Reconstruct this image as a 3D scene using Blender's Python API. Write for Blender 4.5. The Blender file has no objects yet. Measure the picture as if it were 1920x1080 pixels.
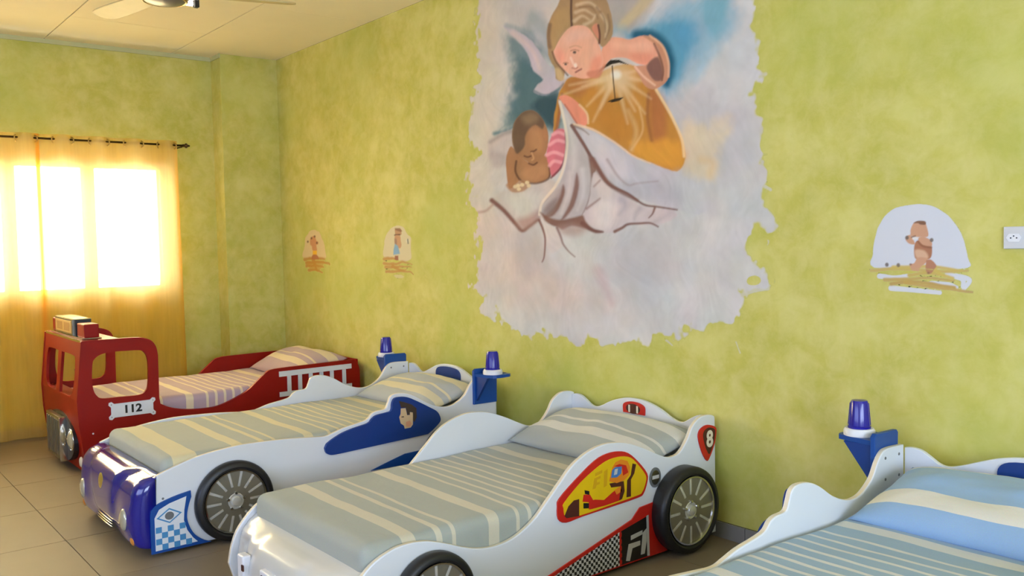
import bpy, bmesh, math, random
import numpy as np
from mathutils import Matrix, Vector, noise as mnoise
from mathutils.geometry import tessellate_polygon

random.seed(7)
np.random.seed(7)
SC = bpy.context.scene
COL = SC.collection

# ------------------------------------------------------------------ camera
F_PX, YAW, PITCH, ROLL, CAM_H = 1672.37, 0.89343, 0.0504183, -0.0206308, 1.43
_f = np.array([-math.sin(YAW) * math.cos(PITCH), math.cos(YAW) * math.cos(PITCH), -math.sin(PITCH)])
_r = np.cross(_f, [0, 0, 1]); _r /= np.linalg.norm(_r)
_u = np.cross(_r, _f)
CR = math.cos(ROLL) * _r + math.sin(ROLL) * _u
CU = -math.sin(ROLL) * _r + math.cos(ROLL) * _u
CF = _f
CC = np.array([0.0, 0.0, CAM_H])
cam_data = bpy.data.cameras.new('camera')
cam_data.sensor_width = 36.0
cam_data.lens = F_PX / 1920 * 36
cam_data.clip_start = 0.05
cam = bpy.data.objects.new('camera', cam_data)
COL.objects.link(cam)
cam.matrix_world = Matrix(((CR[0], CU[0], -CF[0], CC[0]), (CR[1], CU[1], -CF[1], CC[1]),
                           (CR[2], CU[2], -CF[2], CC[2]), (0, 0, 0, 1)))
SC.camera = cam

# ------------------------------------------------------------------ light
SC.view_settings.view_transform = 'Standard'
SC.view_settings.look = 'None'
SC.view_settings.exposure = 0.0
SC.view_settings.gamma = 1.0
SC.view_settings.use_curve_mapping = False
world = bpy.data.worlds.new('world')
SC.world = world
world.use_nodes = True
bg = world.node_tree.nodes['Background']
bg.inputs['Color'].default_value = (1.0, 0.98, 0.88, 1)
bg.inputs['Strength'].default_value = 23.5


def area(name, loc, rot, sx, sy, power, color):
    L = bpy.data.lights.new(name, 'AREA')
    L.shape = 'RECTANGLE'; L.size = sx; L.size_y = sy; L.energy = power; L.color = color
    o = bpy.data.objects.new(name, L); COL.objects.link(o)
    o.location = loc; o.rotation_euler = rot
    return o


ROOM_X0, ROOM_X1, ROOM_Y0, WALL_Y, CEIL = -7.71, 2.6, -2.9, 3.41, 3.085
# daylight through the windows of the two walls behind the camera
area('daylight_right', (ROOM_X1 - .02, 0.2, 1.55), (0, math.radians(90), 0), 1.3, 4.4, 225, (0.62, 0.75, 1.0))
area('daylight_front', (-2.4, ROOM_Y0 + .02, 1.65), (math.radians(90), 0, 0), 5.2, 1.4, 130, (0.50, 0.61, 1.0))


# ------------------------------------------------------------------ pixel helpers (photo 1920x1080 -> point on a plane of the room)
def ray(x, y):
    return (x - 960) / F_PX * CR - (y - 540) / F_PX * CU + CF


def onx(x, y, X):
    d = ray(x, y); p = CC + d * (X - CC[0]) / d[0]
    return (float(p[1]), float(p[2]))


def ony(x, y, Y):
    d = ray(x, y); p = CC + d * (Y - CC[1]) / d[1]
    return (float(p[0]), float(p[2]))


def crop(ox, oy, s, pts):
    return [(ox + x / s, oy + y / s) for x, y in pts]


# ------------------------------------------------------------------ object helpers
def tag(o, label=None, cat=None, group=None, kind=None):
    if label: o['label'] = label
    if cat: o['category'] = cat
    if group: o['group'] = group
    if kind: o['kind'] = kind
    return o


def empty(name, loc, label=None, cat=None, group=None):
    o = bpy.data.objects.new(name, None); COL.objects.link(o)
    o.empty_display_size = 0.1
    o.location = loc
    return tag(o, label, cat, group)


def link(name, me, m, parent=None, loc=None, smooth=False):
    o = bpy.data.objects.new(name, me); COL.objects.link(o)
    if m is not None and len(me.materials) == 0: me.materials.append(m)
    if parent: o.parent = parent
    if loc: o.location = loc
    if smooth:
        me.polygons.foreach_set('use_smooth', [True] * len(me.polygons))
    return o


def from_bm(name, bm, m, parent=None, loc=None, smooth=False):
    me = bpy.data.meshes.new(name)
    bmesh.ops.recalc_face_normals(bm, faces=bm.faces)
    bm.to_mesh(me); bm.free()
    return link(name, me, m, parent, loc, smooth)


def box_bm(x0, x1, y0, y1, z0, z1, bevel=0, seg=2, bm=None):
    own = bm is None
    if own: bm = bmesh.new()
    v = [bm.verts.new(p) for p in ((x0, y0, z0), (x1, y0, z0), (x1, y1, z0), (x0, y1, z0),
                                   (x0, y0, z1), (x1, y0, z1), (x1, y1, z1), (x0, y1, z1))]
    for f in ((0, 3, 2, 1), (4, 5, 6, 7), (0, 1, 5, 4), (1, 2, 6, 5), (2, 3, 7, 6), (3, 0, 4, 7)):
        bm.faces.new([v[i] for i in f])
    if bevel and own:
        bmesh.ops.bevel(bm, geom=list(bm.edges), offset=bevel, segments=seg, affect='EDGES', profile=.5)
    return bm


def box(name, b, m, parent=None, bevel=0, seg=2, loc=None):
    return from_bm(name, box_bm(*b, bevel=bevel, seg=seg), m, parent, loc)


def sm(pts, n=5, closed=False):
    out = []; N = len(pts)
    rng = range(N) if closed else range(N - 1)
    for i in rng:
        g = (lambda k: pts[k % N]) if closed else (lambda k: pts[min(max(k, 0), N - 1)])
        p0, p1, p2, p3 = g(i - 1), g(i), g(i + 1), g(i + 2)
        for k in range(n):
            t = k / n
            out.append(tuple(.5 * (2 * b + (c - a) * t + (2 * a - 5 * b + 4 * c - d) * t * t + (-a + 3 * b - 3 * c + d) * t ** 3)
                             for a, b, c, d in zip(p0, p1, p2, p3)))
    if not closed: out.append(tuple(pts[-1]))
    return out


def slab_bm(outline, holes, mapf, t0, t1, bevel=0):
    """2D outline (a, b) with holes extruded between t0 and t1; mapf(a, b, t) -> xyz"""
    bm = bmesh.new()
    loops = [list(outline)] + [list(h) for h in (holes or [])]
    rings = []
    for t in (t0, t1):
        rings.append([[bm.verts.new(mapf(a, b, t)) for a, b in lp] for lp in loops])
    for li, lp in enumerate(loops):
        n = len(lp)
        for i in range(n):
            j = (i + 1) % n
            bm.faces.new((rings[0][li][i], rings[0][li][j], rings[1][li][j], rings[1][li][i]))
    if holes or not bevel:
        tris = tessellate_polygon([[Vector((a, b, 0)) for a, b in lp] for lp in loops])
        for k in (0, 1):
            flat = [v for r in rings[k] for v in r]
            for t in tris:
                try: bm.faces.new([flat[i] for i in t])
                except ValueError: pass
    else:
        caps = [bm.faces.new(rings[0][0]), bm.faces.new(rings[1][0])]
        if bevel:
            bmesh.ops.recalc_face_normals(bm, faces=bm.faces)
            bmesh.ops.bevel(bm, geom=[e for f in caps for e in f.edges], offset=bevel, segments=2, affect='EDGES', profile=.5)
        bmesh.ops.triangulate(bm, faces=[f for f in bm.faces if len(f.verts) > 4], ngon_method='EAR_CLIP')
    return bm


def slab_x(name, outline, x0, x1, m, parent, yc=0, holes=None, bevel=0, edge=None):
    o = from_bm(name, slab_bm(outline, holes, lambda a, b, t: (t, a - yc, b), x0, x1, bevel), m, parent)
    if edge:      # sawn board edge in its own finish
        o.data.materials.append(edge)
        for p in o.data.polygons:
            if abs(p.normal.x) < .3: p.material_index = 1
    return o


def slab_y(name, outline, y0, y1, m, parent, holes=None, bevel=0):
    return from_bm(name, slab_bm(outline, holes, lambda a, b, t: (a, t, b), y0, y1, bevel), m, parent)


def lathe_bm(prof, n=32, axis='z', o=(0, 0, 0)):
    bm = bmesh.new(); rings = []
    for r, h in prof:
        ring = []
        for i in range(n):
            a = 2 * math.pi * i / n; c, s = r * math.cos(a), r * math.sin(a)
            p = {'z': (c, s, h), 'x': (h, c, s), 'y': (c, h, s)}[axis]
            ring.append(bm.verts.new((p[0] + o[0], p[1] + o[1], p[2] + o[2])))
        rings.append(ring)
    for a, b in zip(rings, rings[1:]):
        for i in range(n):
            j = (i + 1) % n
            bm.faces.new((a[i], a[j], b[j], b[i]))
    for ring in (rings[0], rings[-1]):
        try: bm.faces.new(ring)
        except ValueError: pass
    bmesh.ops.remove_doubles(bm, verts=bm.verts, dist=1e-6)
    return bm


def lathe(name, prof, m, parent=None, n=32, axis='z', o=(0, 0, 0), smooth=True):
    ob = from_bm(name, lathe_bm(prof, n, axis, o), m, parent, smooth=smooth)
    if smooth: ob.data.set_sharp_from_angle(angle=math.radians(40))
    return ob


def tube_bm(pts, r, n=10, bm=None):
    bm = bm or bmesh.new(); rings = []
    P = [Vector(p) for p in pts]
    for i, p in enumerate(P):
        d = (P[min(i + 1, len(P) - 1)] - P[max(i - 1, 0)]).normalized()
        a = d.orthogonal().normalized() if i == 0 else (rings_a - d * rings_a.dot(d)).normalized()
        rings_a = a; b = d.cross(a)
        rings.append([bm.verts.new(p + r * (math.cos(2 * math.pi * k / n) * a + math.sin(2 * math.pi * k / n) * b)) for k in range(n)])
    for a, b in zip(rings, rings[1:]):
        for k in range(n): bm.faces.new((a[k], a[(k + 1) % n], b[(k + 1) % n], b[k]))
    bm.faces.new(rings[0]); bm.faces.new(rings[-1])
    return bm


def torus_bm(R, r, axis, o, N=20, n=8):
    bm = bmesh.new(); rings = []
    A = Vector(axis).normalized(); U = A.orthogonal().normalized(); V = A.cross(U)
    for i in range(N):
        t = 2 * math.pi * i / N; d = math.cos(t) * U + math.sin(t) * V
        rings.append([bm.verts.new(Vector(o) + d * (R + r * math.cos(2 * math.pi * k / n)) + A * r * math.sin(2 * math.pi * k / n)) for k in range(n)])
    for i in range(N):
        a, b = rings[i], rings[(i + 1) % N]
        for k in range(n): bm.faces.new((a[k], a[(k + 1) % n], b[(k + 1) % n], b[k]))
    return bm


def text_bm(body, size, mapf, shear=0, depth=0.0):
    cu = bpy.data.curves.new('lettering', 'FONT'); cu.body = body; cu.size = size; cu.shear = shear
    cu.align_x = 'CENTER'; cu.align_y = 'CENTER'; cu.extrude = depth; cu.offset = size * .035
    ob = bpy.data.objects.new('lettering', cu); COL.objects.link(ob)
    bpy.context.view_layer.update()
    me = bpy.data.meshes.new_from_object(ob.evaluated_get(bpy.context.evaluated_depsgraph_get()))
    bpy.data.objects.remove(ob); bpy.data.curves.remove(cu)
    bm = bmesh.new(); bm.from_mesh(me); bpy.data.meshes.remove(me)
    for v in bm.verts: v.co = Vector(mapf(v.co.x, v.co.y, v.co.z))
    return bm


# ------------------------------------------------------------------ materials
def lin(c):
    return tuple(((v / 255 / 12.92) if v / 255 <= .04045 else ((v / 255 + .055) / 1.055) ** 2.4) for v in c)


def nd(nt, t, **kw):
    n = nt.nodes.new(t)
    for k, v in kw.items():
        if k in n.inputs: n.inputs[k].default_value = v
        else: setattr(n, k, v)
    return n


def mat(name, rgb, rough=.5, metal=0.0, var=.06, scale=14, bump=0.0, coat=0.0, spec=.5, emis=0.0, trans=0.0):
    m = bpy.data.materials.new(name); m.use_nodes = True
    nt = m.node_tree; b = nt.nodes['Principled BSDF']
    c = lin(rgb)
    b.inputs['Roughness'].default_value = rough; b.inputs['Metallic'].default_value = metal
    b.inputs['Specular IOR Level'].default_value = spec
    b.inputs['Coat Weight'].default_value = coat; b.inputs['Coat Roughness'].default_value = .08
    b.inputs['Transmission Weight'].default_value = trans
    tc = nd(nt, 'ShaderNodeTexCoord')
    nz = nd(nt, 'ShaderNodeTexNoise', Scale=scale, Detail=4.0)
    nt.links.new(tc.outputs['Object'], nz.inputs['Vector'])
    mx = nd(nt, 'ShaderNodeMix', data_type='RGBA')
    mx.inputs[6].default_value = (*[v * (1 - var) for v in c], 1)
    mx.inputs[7].default_value = (*[min(1, v * (1 + var)) for v in c], 1)
    nt.links.new(nz.outputs['Fac'], mx.inputs[0])
    nt.links.new(mx.outputs[2], b.inputs['Base Color'])
    if emis:
        b.inputs['Emission Color'].default_value = (*c, 1); b.inputs['Emission Strength'].default_value = emis
    if bump:
        bp = nd(nt, 'ShaderNodeBump', Strength=bump, Distance=.01)
        nt.links.new(nz.outputs['Fac'], bp.inputs['Height']); nt.links.new(bp.outputs['Normal'], b.inputs['Normal'])
    return m


def wall_mat():
    m = bpy.data.materials.new('sponged_yellow_green_plaster'); m.use_nodes = True
    nt = m.node_tree; b = nt.nodes['Principled BSDF']; b.inputs['Roughness'].default_value = .75
    tc = nd(nt, 'ShaderNodeTexCoord')
    n1 = nd(nt, 'ShaderNodeTexNoise', Scale=4.2, Detail=5.0, Roughness=.6, Distortion=.25)
    n2 = nd(nt, 'ShaderNodeTexNoise', Scale=10.0, Detail=6.0, Roughness=.65, Distortion=.4)
    n3 = nd(nt, 'ShaderNodeTexNoise', Scale=1.1, Detail=2.0)
    for n in (n1, n2, n3): nt.links.new(tc.outputs['Object'], n.inputs['Vector'])
    r1 = nd(nt, 'ShaderNodeValToRGB'); r1.color_ramp.elements[0].position = .36; r1.color_ramp.elements[1].position = .66
    r1.color_ramp.elements[0].color = (*lin((188, 184, 82)), 1); r1.color_ramp.elements[1].color = (*lin((210, 204, 116)), 1)
    e = r1.color_ramp.elements.new(.5); e.color = (*lin((198, 192, 94)), 1)
    r2 = nd(nt, 'ShaderNodeValToRGB'); r2.color_ramp.elements[0].position = .40; r2.color_ramp.elements[1].position = .68
    nt.links.new(n1.outputs['Fac'], r1.inputs[0]); nt.links.new(n2.outputs['Fac'], r2.inputs[0])
    mx = nd(nt, 'ShaderNodeMix', data_type='RGBA'); mx.inputs[7].default_value = (*lin((220, 212, 142)), 1)
    ma = nd(nt, 'ShaderNodeMath', operation='MULTIPLY'); ma.inputs[1].default_value = .50
    nt.links.new(r2.outputs[0], ma.inputs[0]); nt.links.new(ma.outputs[0], mx.inputs[0]); nt.links.new(r1.outputs[0], mx.inputs[6])
    mg = nd(nt, 'ShaderNodeMix', data_type='RGBA'); mg.inputs[7].default_value = (*lin((180, 190, 92)), 1)
    r3 = nd(nt, 'ShaderNodeValToRGB'); r3.color_ramp.elements[0].position = .48; r3.color_ramp.elements[1].position = .72
    nt.links.new(n3.outputs['Fac'], r3.inputs[0])
    mb = nd(nt, 'ShaderNodeMath', operation='MULTIPLY'); mb.inputs[1].default_value = .7
    nt.links.new(r3.outputs[0], mb.inputs[0]); nt.links.new(mb.outputs[0], mg.inputs[0]); nt.links.new(mx.outputs[2], mg.inputs[6])
    nt.links.new(mg.outputs[2], b.inputs['Base Color'])
    bp = nd(nt, 'ShaderNodeBump', Strength=.15, Distance=.01)
    nt.links.new(n2.outputs['Fac'], bp.inputs['Height']); nt.links.new(bp.outputs['Normal'], b.inputs['Normal'])
    return m


def stripe_mat(name, base, stripe, bands, axis=1, tint=None, rough=.9):
    """cloth with woven stripes: bands are (start, end) in object metres along the given axis"""
    m = bpy.data.materials.new(name); m.use_nodes = True
    nt = m.node_tree; b = nt.nodes['Principled BSDF']
    b.inputs['Roughness'].default_value = rough; b.inputs['Specular IOR Level'].default_value = .15
    b.inputs['Sheen Weight'].default_value = .15
    tc = nd(nt, 'ShaderNodeTexCoord'); sp = nd(nt, 'ShaderNodeSeparateXYZ')
    nw = nd(nt, 'ShaderNodeTexNoise', Scale=2.5, Detail=1.0)
    nt.links.new(tc.outputs['Object'], nw.inputs['Vector'])
    nt.links.new(tc.outputs['Object'], sp.inputs[0])
    wob = nd(nt, 'ShaderNodeMath', operation='MULTIPLY_ADD'); wob.inputs[1].default_value = .03; wob.inputs[2].default_value = -.015
    nt.links.new(nw.outputs['Fac'], wob.inputs[0])
    ad = nd(nt, 'ShaderNodeMath', operation='ADD'); nt.links.new(sp.outputs[axis], ad.inputs[0]); nt.links.new(wob.outputs[0], ad.inputs[1])
    lo, hi = -1.1, 1.1
    mr = nd(nt, 'ShaderNodeMapRange'); mr.inputs[1].default_value = lo; mr.inputs[2].default_value = hi
    nt.links.new(ad.outputs[0], mr.inputs[0])
    rp = nd(nt, 'ShaderNodeValToRGB'); cr = rp.color_ramp; cr.interpolation = 'CONSTANT'
    cr.elements[0].position = 0; cr.elements[0].color = (*lin(base), 1)
    cr.elements.remove(cr.elements[1])
    for a, z in bands[:15]:
        e = cr.elements.new((a - lo) / (hi - lo)); e.color = (*lin(stripe), 1)
        e = cr.elements.new((z - lo) / (hi - lo)); e.color = (*lin(base), 1)
    nt.links.new(mr.outputs[0], rp.inputs[0])
    last = rp.outputs[0]
    wv = nd(nt, 'ShaderNodeTexNoise', Scale=260.0, Detail=2.0)
    nt.links.new(tc.outputs['Object'], wv.inputs['Vector'])
    mx = nd(nt, 'ShaderNodeMix', data_type='RGBA', blend_type='MULTIPLY'); mx.inputs[0].default_value = .18
    nt.links.new(last, mx.inputs[6]); nt.links.new(wv.outputs['Color'], mx.inputs[7])
    nt.links.new(mx.outputs[2], b.inputs['Base Color'])
    n2 = nd(nt, 'ShaderNodeTexNoise', Scale=7.0, Detail=3.0, Distortion=.6)
    nt.links.new(tc.outputs['Object'], n2.inputs['Vector'])
    bp = nd(nt, 'ShaderNodeBump', Strength=.25, Distance=.02)
    nt.links.new(n2.outputs['Fac'], bp.inputs['Height']); nt.links.new(bp.outputs['Normal'], b.inputs['Normal'])
    return m


def checker_mat(name, a, c, size):
    m = bpy.data.materials.new(name); m.use_nodes = True
    nt = m.node_tree; b = nt.nodes['Principled BSDF']; b.inputs['Roughness'].default_value = .4
    tc = nd(nt, 'ShaderNodeTexCoord'); mp = nd(nt, 'ShaderNodeMapping')
    mp.inputs['Scale'].default_value = (0, 1 / size, 1 / size); mp.inputs['Location'].default_value = (.5, .013, .017)
    ch = nd(nt, 'ShaderNodeTexChecker', Scale=1.0)
    ch.inputs['Color1'].default_value = (*lin(a), 1); ch.inputs['Color2'].default_value = (*lin(c), 1)
    nt.links.new(tc.outputs['Object'], mp.inputs[0]); nt.links.new(mp.outputs[0], ch.inputs['Vector'])
    nt.links.new(ch.outputs['Color'], b.inputs['Base Color'])
    return m


def paint_mat(name):
    """wall paint whose colour and cover are stored with the painted sheet (flat artwork)"""
    m = bpy.data.materials.new(name); m.use_nodes = True
    nt = m.node_tree; b = nt.nodes['Principled BSDF']; b.inputs['Roughness'].default_value = .7
    b.inputs['Specular IOR Level'].default_value = .25
    at = nd(nt, 'ShaderNodeAttribute', attribute_name='paint')
    nt.links.new(at.outputs['Color'], b.inputs['Base Color'])
    tc = nd(nt, 'ShaderNodeTexCoord'); nz = nd(nt, 'ShaderNodeTexNoise', Scale=25.0, Detail=4.0)
    nt.links.new(tc.outputs['Object'], nz.inputs['Vector'])
    bp = nd(nt, 'ShaderNodeBump', Strength=.12, Distance=.01)
    nt.links.new(nz.outputs['Fac'], bp.inputs['Height']); nt.links.new(bp.outputs['Normal'], b.inputs['Normal'])
    return m


def sheer_mat():
    m = bpy.data.materials.new('sheer_orange_curtain'); m.use_nodes = True
    nt = m.node_tree; nt.nodes.remove(nt.nodes['Principled BSDF'])
    out = nt.nodes['Material Output']
    tr = nd(nt, 'ShaderNodeBsdfTransparent'); tr.inputs[0].default_value = (1.0, .85, .52, 1)
    tl = nd(nt, 'ShaderNodeBsdfTranslucent'); tl.inputs[0].default_value = (1.0, .78, .40, 1)
    df = nd(nt, 'ShaderNodeBsdfDiffuse'); df.inputs[0].default_value = (.97, .64, .15, 1)
    tc = nd(nt, 'ShaderNodeTexCoord'); wv = nd(nt, 'ShaderNodeTexNoise', Scale=60.0, Detail=3.0)
    mp = nd(nt, 'ShaderNodeMapping'); mp.inputs['Scale'].default_value = (1, 1, .05)
    nt.links.new(tc.outputs['Object'], mp.inputs[0]); nt.links.new(mp.outputs[0], wv.inputs['Vector'])
    m1 = nd(nt, 'ShaderNodeMixShader'); m1.inputs[0].default_value = .5
    nt.links.new(tl.outputs[0], m1.inputs[1]); nt.links.new(df.outputs[0], m1.inputs[2])
    mr = nd(nt, 'ShaderNodeMapRange'); mr.inputs[3].default_value = .43; mr.inputs[4].default_value = .52
    nt.links.new(wv.outputs['Fac'], mr.inputs[0])
    m2 = nd(nt, 'ShaderNodeMixShader'); nt.links.new(mr.outputs[0], m2.inputs[0])
    nt.links.new(tr.outputs[0], m2.inputs[1]); nt.links.new(m1.outputs[0], m2.inputs[2])
    nt.links.new(m2.outputs[0], out.inputs[0])
    return m


def glass_mat():
    m = bpy.data.materials.new('window_glass'); m.use_nodes = True
    nt = m.node_tree; nt.nodes.remove(nt.nodes['Principled BSDF']); out = nt.nodes['Material Output']
    tr = nd(nt, 'ShaderNodeBsdfTransparent'); gl = nd(nt, 'ShaderNodeBsdfGlossy'); gl.inputs['Roughness'].default_value = .05
    fr = nd(nt, 'ShaderNodeFresnel'); fr.inputs[0].default_value = 1.3
    mx = nd(nt, 'ShaderNodeMixShader')
    nt.links.new(fr.outputs[0], mx.inputs[0]); nt.links.new(tr.outputs[0], mx.inputs[1]); nt.links.new(gl.outputs[0], mx.inputs[2])
    nt.links.new(mx.outputs[0], out.inputs[0])
    return m


M = dict(
    wall=wall_mat(), sheer=sheer_mat(), glass=glass_mat(), paint=paint_mat('mural_paint'),
    ceiling=mat('ceiling_board', (248, 237, 206), .8, var=.03, scale=3),
    joint=mat('ceiling_joint', (96, 86, 66), .9),
    tile=mat('beige_floor_tile', (134, 120, 98), .48, var=.07, scale=5, spec=.22),
    grout=mat('floor_grout', (72, 64, 52), .9),
    base=mat('grey_skirting_tile', (140, 138, 136), .4, var=.06, scale=6),
    trim=mat('pale_green_cornice', (196, 198, 150), .7),
    frame=mat('cream_window_frame', (214, 186, 140), .6),
    white=mat('white_lacquered_board', (222, 225, 230), .32, var=.015, scale=4),
    edge=mat('cream_board_edge', (226, 214, 190), .5),
    red=mat('red_lacquered_board', (142, 19, 9), .45, var=.05, scale=6, spec=.22),
    blue=mat('blue_board', (12, 72, 150), .4, var=.04),
    darkblue=mat('blue_decal', (8, 54, 128), .4, var=.05),
    lightblue=mat('light_blue_print', (70, 138, 190), .5),
    shinyblue=mat('glossy_dark_blue_plastic', (20, 22, 130), .12, var=.05, coat=.6),
    shinywhite=mat('glossy_white_plastic', (206, 206, 202), .24, var=.02, coat=.5),
    lens=mat('blue_beacon_lens', (30, 24, 150), .2, var=.1, coat=.3),
    plastic=mat('white_plastic', (226, 226, 230), .35),
    chrome=mat('chrome', (214, 212, 206), .12, 1.0, var=.02),
    steel=mat('brushed_steel', (150, 146, 132), .3, 1.0),
    rim=mat('rim_recess', (142, 137, 122), .3, .45), spoke=mat('silver_spoke', (226, 225, 221), .2, .45),
    rubber=mat('black_tyre', (26, 26, 28), .42, var=.1),
    black=mat('black_print', (22, 20, 20), .4), dark=mat('dark_plastic', (34, 34, 36), .4),
    yellow=mat('yellow_print', (222, 182, 10), .4), orange=mat('orange_print', (224, 130, 30), .4),
    brown=mat('brown_print', (74, 30, 20), .5), redprint=mat('red_print', (196, 32, 22), .4),
    skin=mat('skin_print', (204, 178, 140), .5), lips=mat('rose_print', (206, 150, 118), .5), hair=mat('dark_hair_print', (60, 46, 36), .6),
    visor=mat('visor_blue_print', (70, 120, 180), .3), greyprint=mat('grey_print', (120, 122, 124), .4, .3),
    silver=mat('silver_print', (188, 188, 186), .4), gold=mat('gold_emblem', (186, 164, 78), .35, .5),
    lamp=mat('headlamp_glass', (196, 192, 170), .15, .3, coat=.8), amber=mat('amber_lamp', (214, 140, 60), .3),
    signprint=mat('faded_sign_print', (176, 132, 78), .4), amberpanel=mat('amber_panel', (204, 170, 104), .35), fog=mat('white_lamp', (214, 210, 200), .3),
    bronze=mat('dark_bronze_rod', (78, 58, 30), .35, .8), brass=mat('antique_brass_ring', (176, 150, 96), .3, .9),
    fanbody=mat('grey_fan_housing', (128, 128, 130), .35, .5), blade=mat('beige_fan_blade', (196, 178, 124), .5),
    tubelight=mat('lit_tube', (255, 252, 244), .3, emis=5.0), outlet=mat('white_outlet_plastic', (206, 206, 208), .4),
    checker=checker_mat('black_white_checker_print', (20, 20, 22), (214, 214, 216), .0135),
    redtint=mat('faint_orange_print', (206, 156, 12), .5),
)

# ------------------------------------------------------------------ room shell
W = .12   # wall thickness
wb = box('wall_back', (ROOM_X0 - W, ROOM_X1 + W, WALL_Y, WALL_Y + W, 0, CEIL), M['wall']); tag(wb, 'long yellow green sponge painted wall behind the bed heads', 'wall', kind='structure')


def wall_with_hole(name, plane, fixed, a0, a1, h0, h1, w0, w1, label):
    """wall slab with one rectangular window opening"""
    out = [(a0, 0), (a1, 0), (a1, CEIL), (a0, CEIL)]
    hole = [(h0, w0), (h1, w0), (h1, w1), (h0, w1)]
    f = (lambda a, b, t: (t, a, b)) if plane == 'x' else (lambda a, b, t: (a, t, b))
    o = from_bm(name, slab_bm(out, [hole], f, *fixed), M['wall'])
    return tag(o, label, 'wall', kind='structure')


WY0, WY1, WZ0, WZ1 = -0.45, 2.475, 1.11, 2.155
wall_with_hole('wall_left', 'x', (ROOM_X0 - W, ROOM_X0), ROOM_Y0, WALL_Y, WY0, WY1, WZ0, WZ1, 'yellow green wall with the curtained window')
wall_with_hole('wall_right', 'x', (ROOM_X1, ROOM_X1 + W), ROOM_Y0, WALL_Y, -2.0, 2.4, .9, 2.2, 'yellow green end wall with a wide window')
wall_with_hole('wall_front', 'y', (ROOM_Y0 - W, ROOM_Y0), ROOM_X0 - W, ROOM_X1 + W, -5.0, .2, .95, 2.35, 'yellow green wall with windows facing the bed feet')
# corner pier
tag(box('wall_corner_pier', (ROOM_X0, -7.50, 2.90, WALL_Y, 0, CEIL), M['wall']), 'square sponge painted pier in the corner by the curtain', 'wall', kind='structure')

# floor: base slab and single tiles
fl = box('floor', (ROOM_X0 - W, ROOM_X1 + W, ROOM_Y0 - W, WALL_Y + W, -.12, -.012), M['grout']); tag(fl, 'beige tiled floor under the car beds', 'floor', kind='structure')
TP = .68


def grid_cuts(lo, hi, ref, step):
    k0 = math.floor((lo - ref) / step) + 1
    c = [lo]
    while ref + k0 * step < hi - 1e-4:
        if ref + k0 * step > lo + 1e-4: c.append(ref + k0 * step)
        k0 += 1
    return c + [hi]


tile_cache = {}


def piece(name, sx, sy, sz, m, parent, loc, bevel=.002):
    key = (name, round(sx, 3), round(sy, 3), round(sz, 3))
    if key not in tile_cache:
        bm = box_bm(-sx / 2, sx / 2, -sy / 2, sy / 2, -sz / 2, sz / 2)
        bmesh.ops.recalc_face_normals(bm, faces=bm.faces)
        me = bpy.data.meshes.new(name); bm.to_mesh(me); bm.free(); me.materials.append(m); tile_cache[key] = me
    o = bpy.data.objects.new(name, tile_cache[key]); COL.objects.link(o); o.parent = parent; o.location = loc
    return o


gx = grid_cuts(ROOM_X0, ROOM_X1, -4.805, TP); gy = grid_cuts(ROOM_Y0, WALL_Y, .989, TP)
for a, b in zip(gx, gx[1:]):
    for c, d in zip(gy, gy[1:]):
        if b - a < .02 or d - c < .02: continue
        piece('floor_tile', b - a - .004, d - c - .004, .012, M['tile'], fl, ((a + b) / 2, (c + d) / 2, -.006))

# ceiling: suspended boards with open joints
ce = box('ceiling', (ROOM_X0 - W, ROOM_X1 + W, ROOM_Y0 - W, WALL_Y + W, CEIL + .012, CEIL + .12), M['joint']); tag(ce, 'suspended ceiling of pale boards with dark joints', 'ceiling', kind='structure')
cy = grid_cuts(ROOM_Y0, WALL_Y, 2.565, .97)
for c, d in zip(cy, cy[1:]):
    if d - c < .03: continue
    row = round((c - 2.565) / .97)
    ref = -5.88 if row % 2 == 0 else -6.87
    cx = grid_cuts(ROOM_X0, ROOM_X1, ref, 1.96)
    for a, b in zip(cx, cx[1:]):
        if b - a < .03: continue
        piece('ceiling_panel', b - a - .006, d - c - .008, .012, M['ceiling'], ce, ((a + b) / 2, (c + d) / 2, CEIL + .006))

# skirting tiles
bb = box('baseboard_back', (-7.50, ROOM_X1, WALL_Y - .008, WALL_Y, 0, .076), M['grout']); tag(bb, 'grey skirting tiles along the mural wall', 'baseboard', kind='structure')
cx = grid_cuts(-7.50, ROOM_X1, -2.525, .40)
for a, b in zip(cx, cx[1:]): piece('skirting_tile', b - a - .003, .008, .075, M['base'], bb, ((a + b) / 2, WALL_Y - .012, .0385))
bl = box('baseboard_left', (ROOM_X0, ROOM_X0 + .008, ROOM_Y0, 2.90, 0, .076), M['grout']); tag(bl, 'grey skirting tiles under the curtained window', 'baseboard', kind='structure')
cx = grid_cuts(ROOM_Y0, 2.90, .989, .40)
for a, b in zip(cx, cx[1:]): piece('skirting_tile', .008, b - a - .003, .075, M['base'], bl, (ROOM_X0 + .012, (a + b) / 2, .0385))
tag(box('trim_1', (ROOM_X0, ROOM_X0 + .012, ROOM_Y0, 2.90, CEIL - .034, CEIL), M['trim']), 'thin pale cornice strip above the curtained window', 'trim', kind='structure')
tag(box('trim_2', (ROOM_X0, -7.49, 2.89, 2.90, CEIL - .034, CEIL), M['trim']), 'short pale cornice strip round the corner pier', 'trim', kind='structure')

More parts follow.
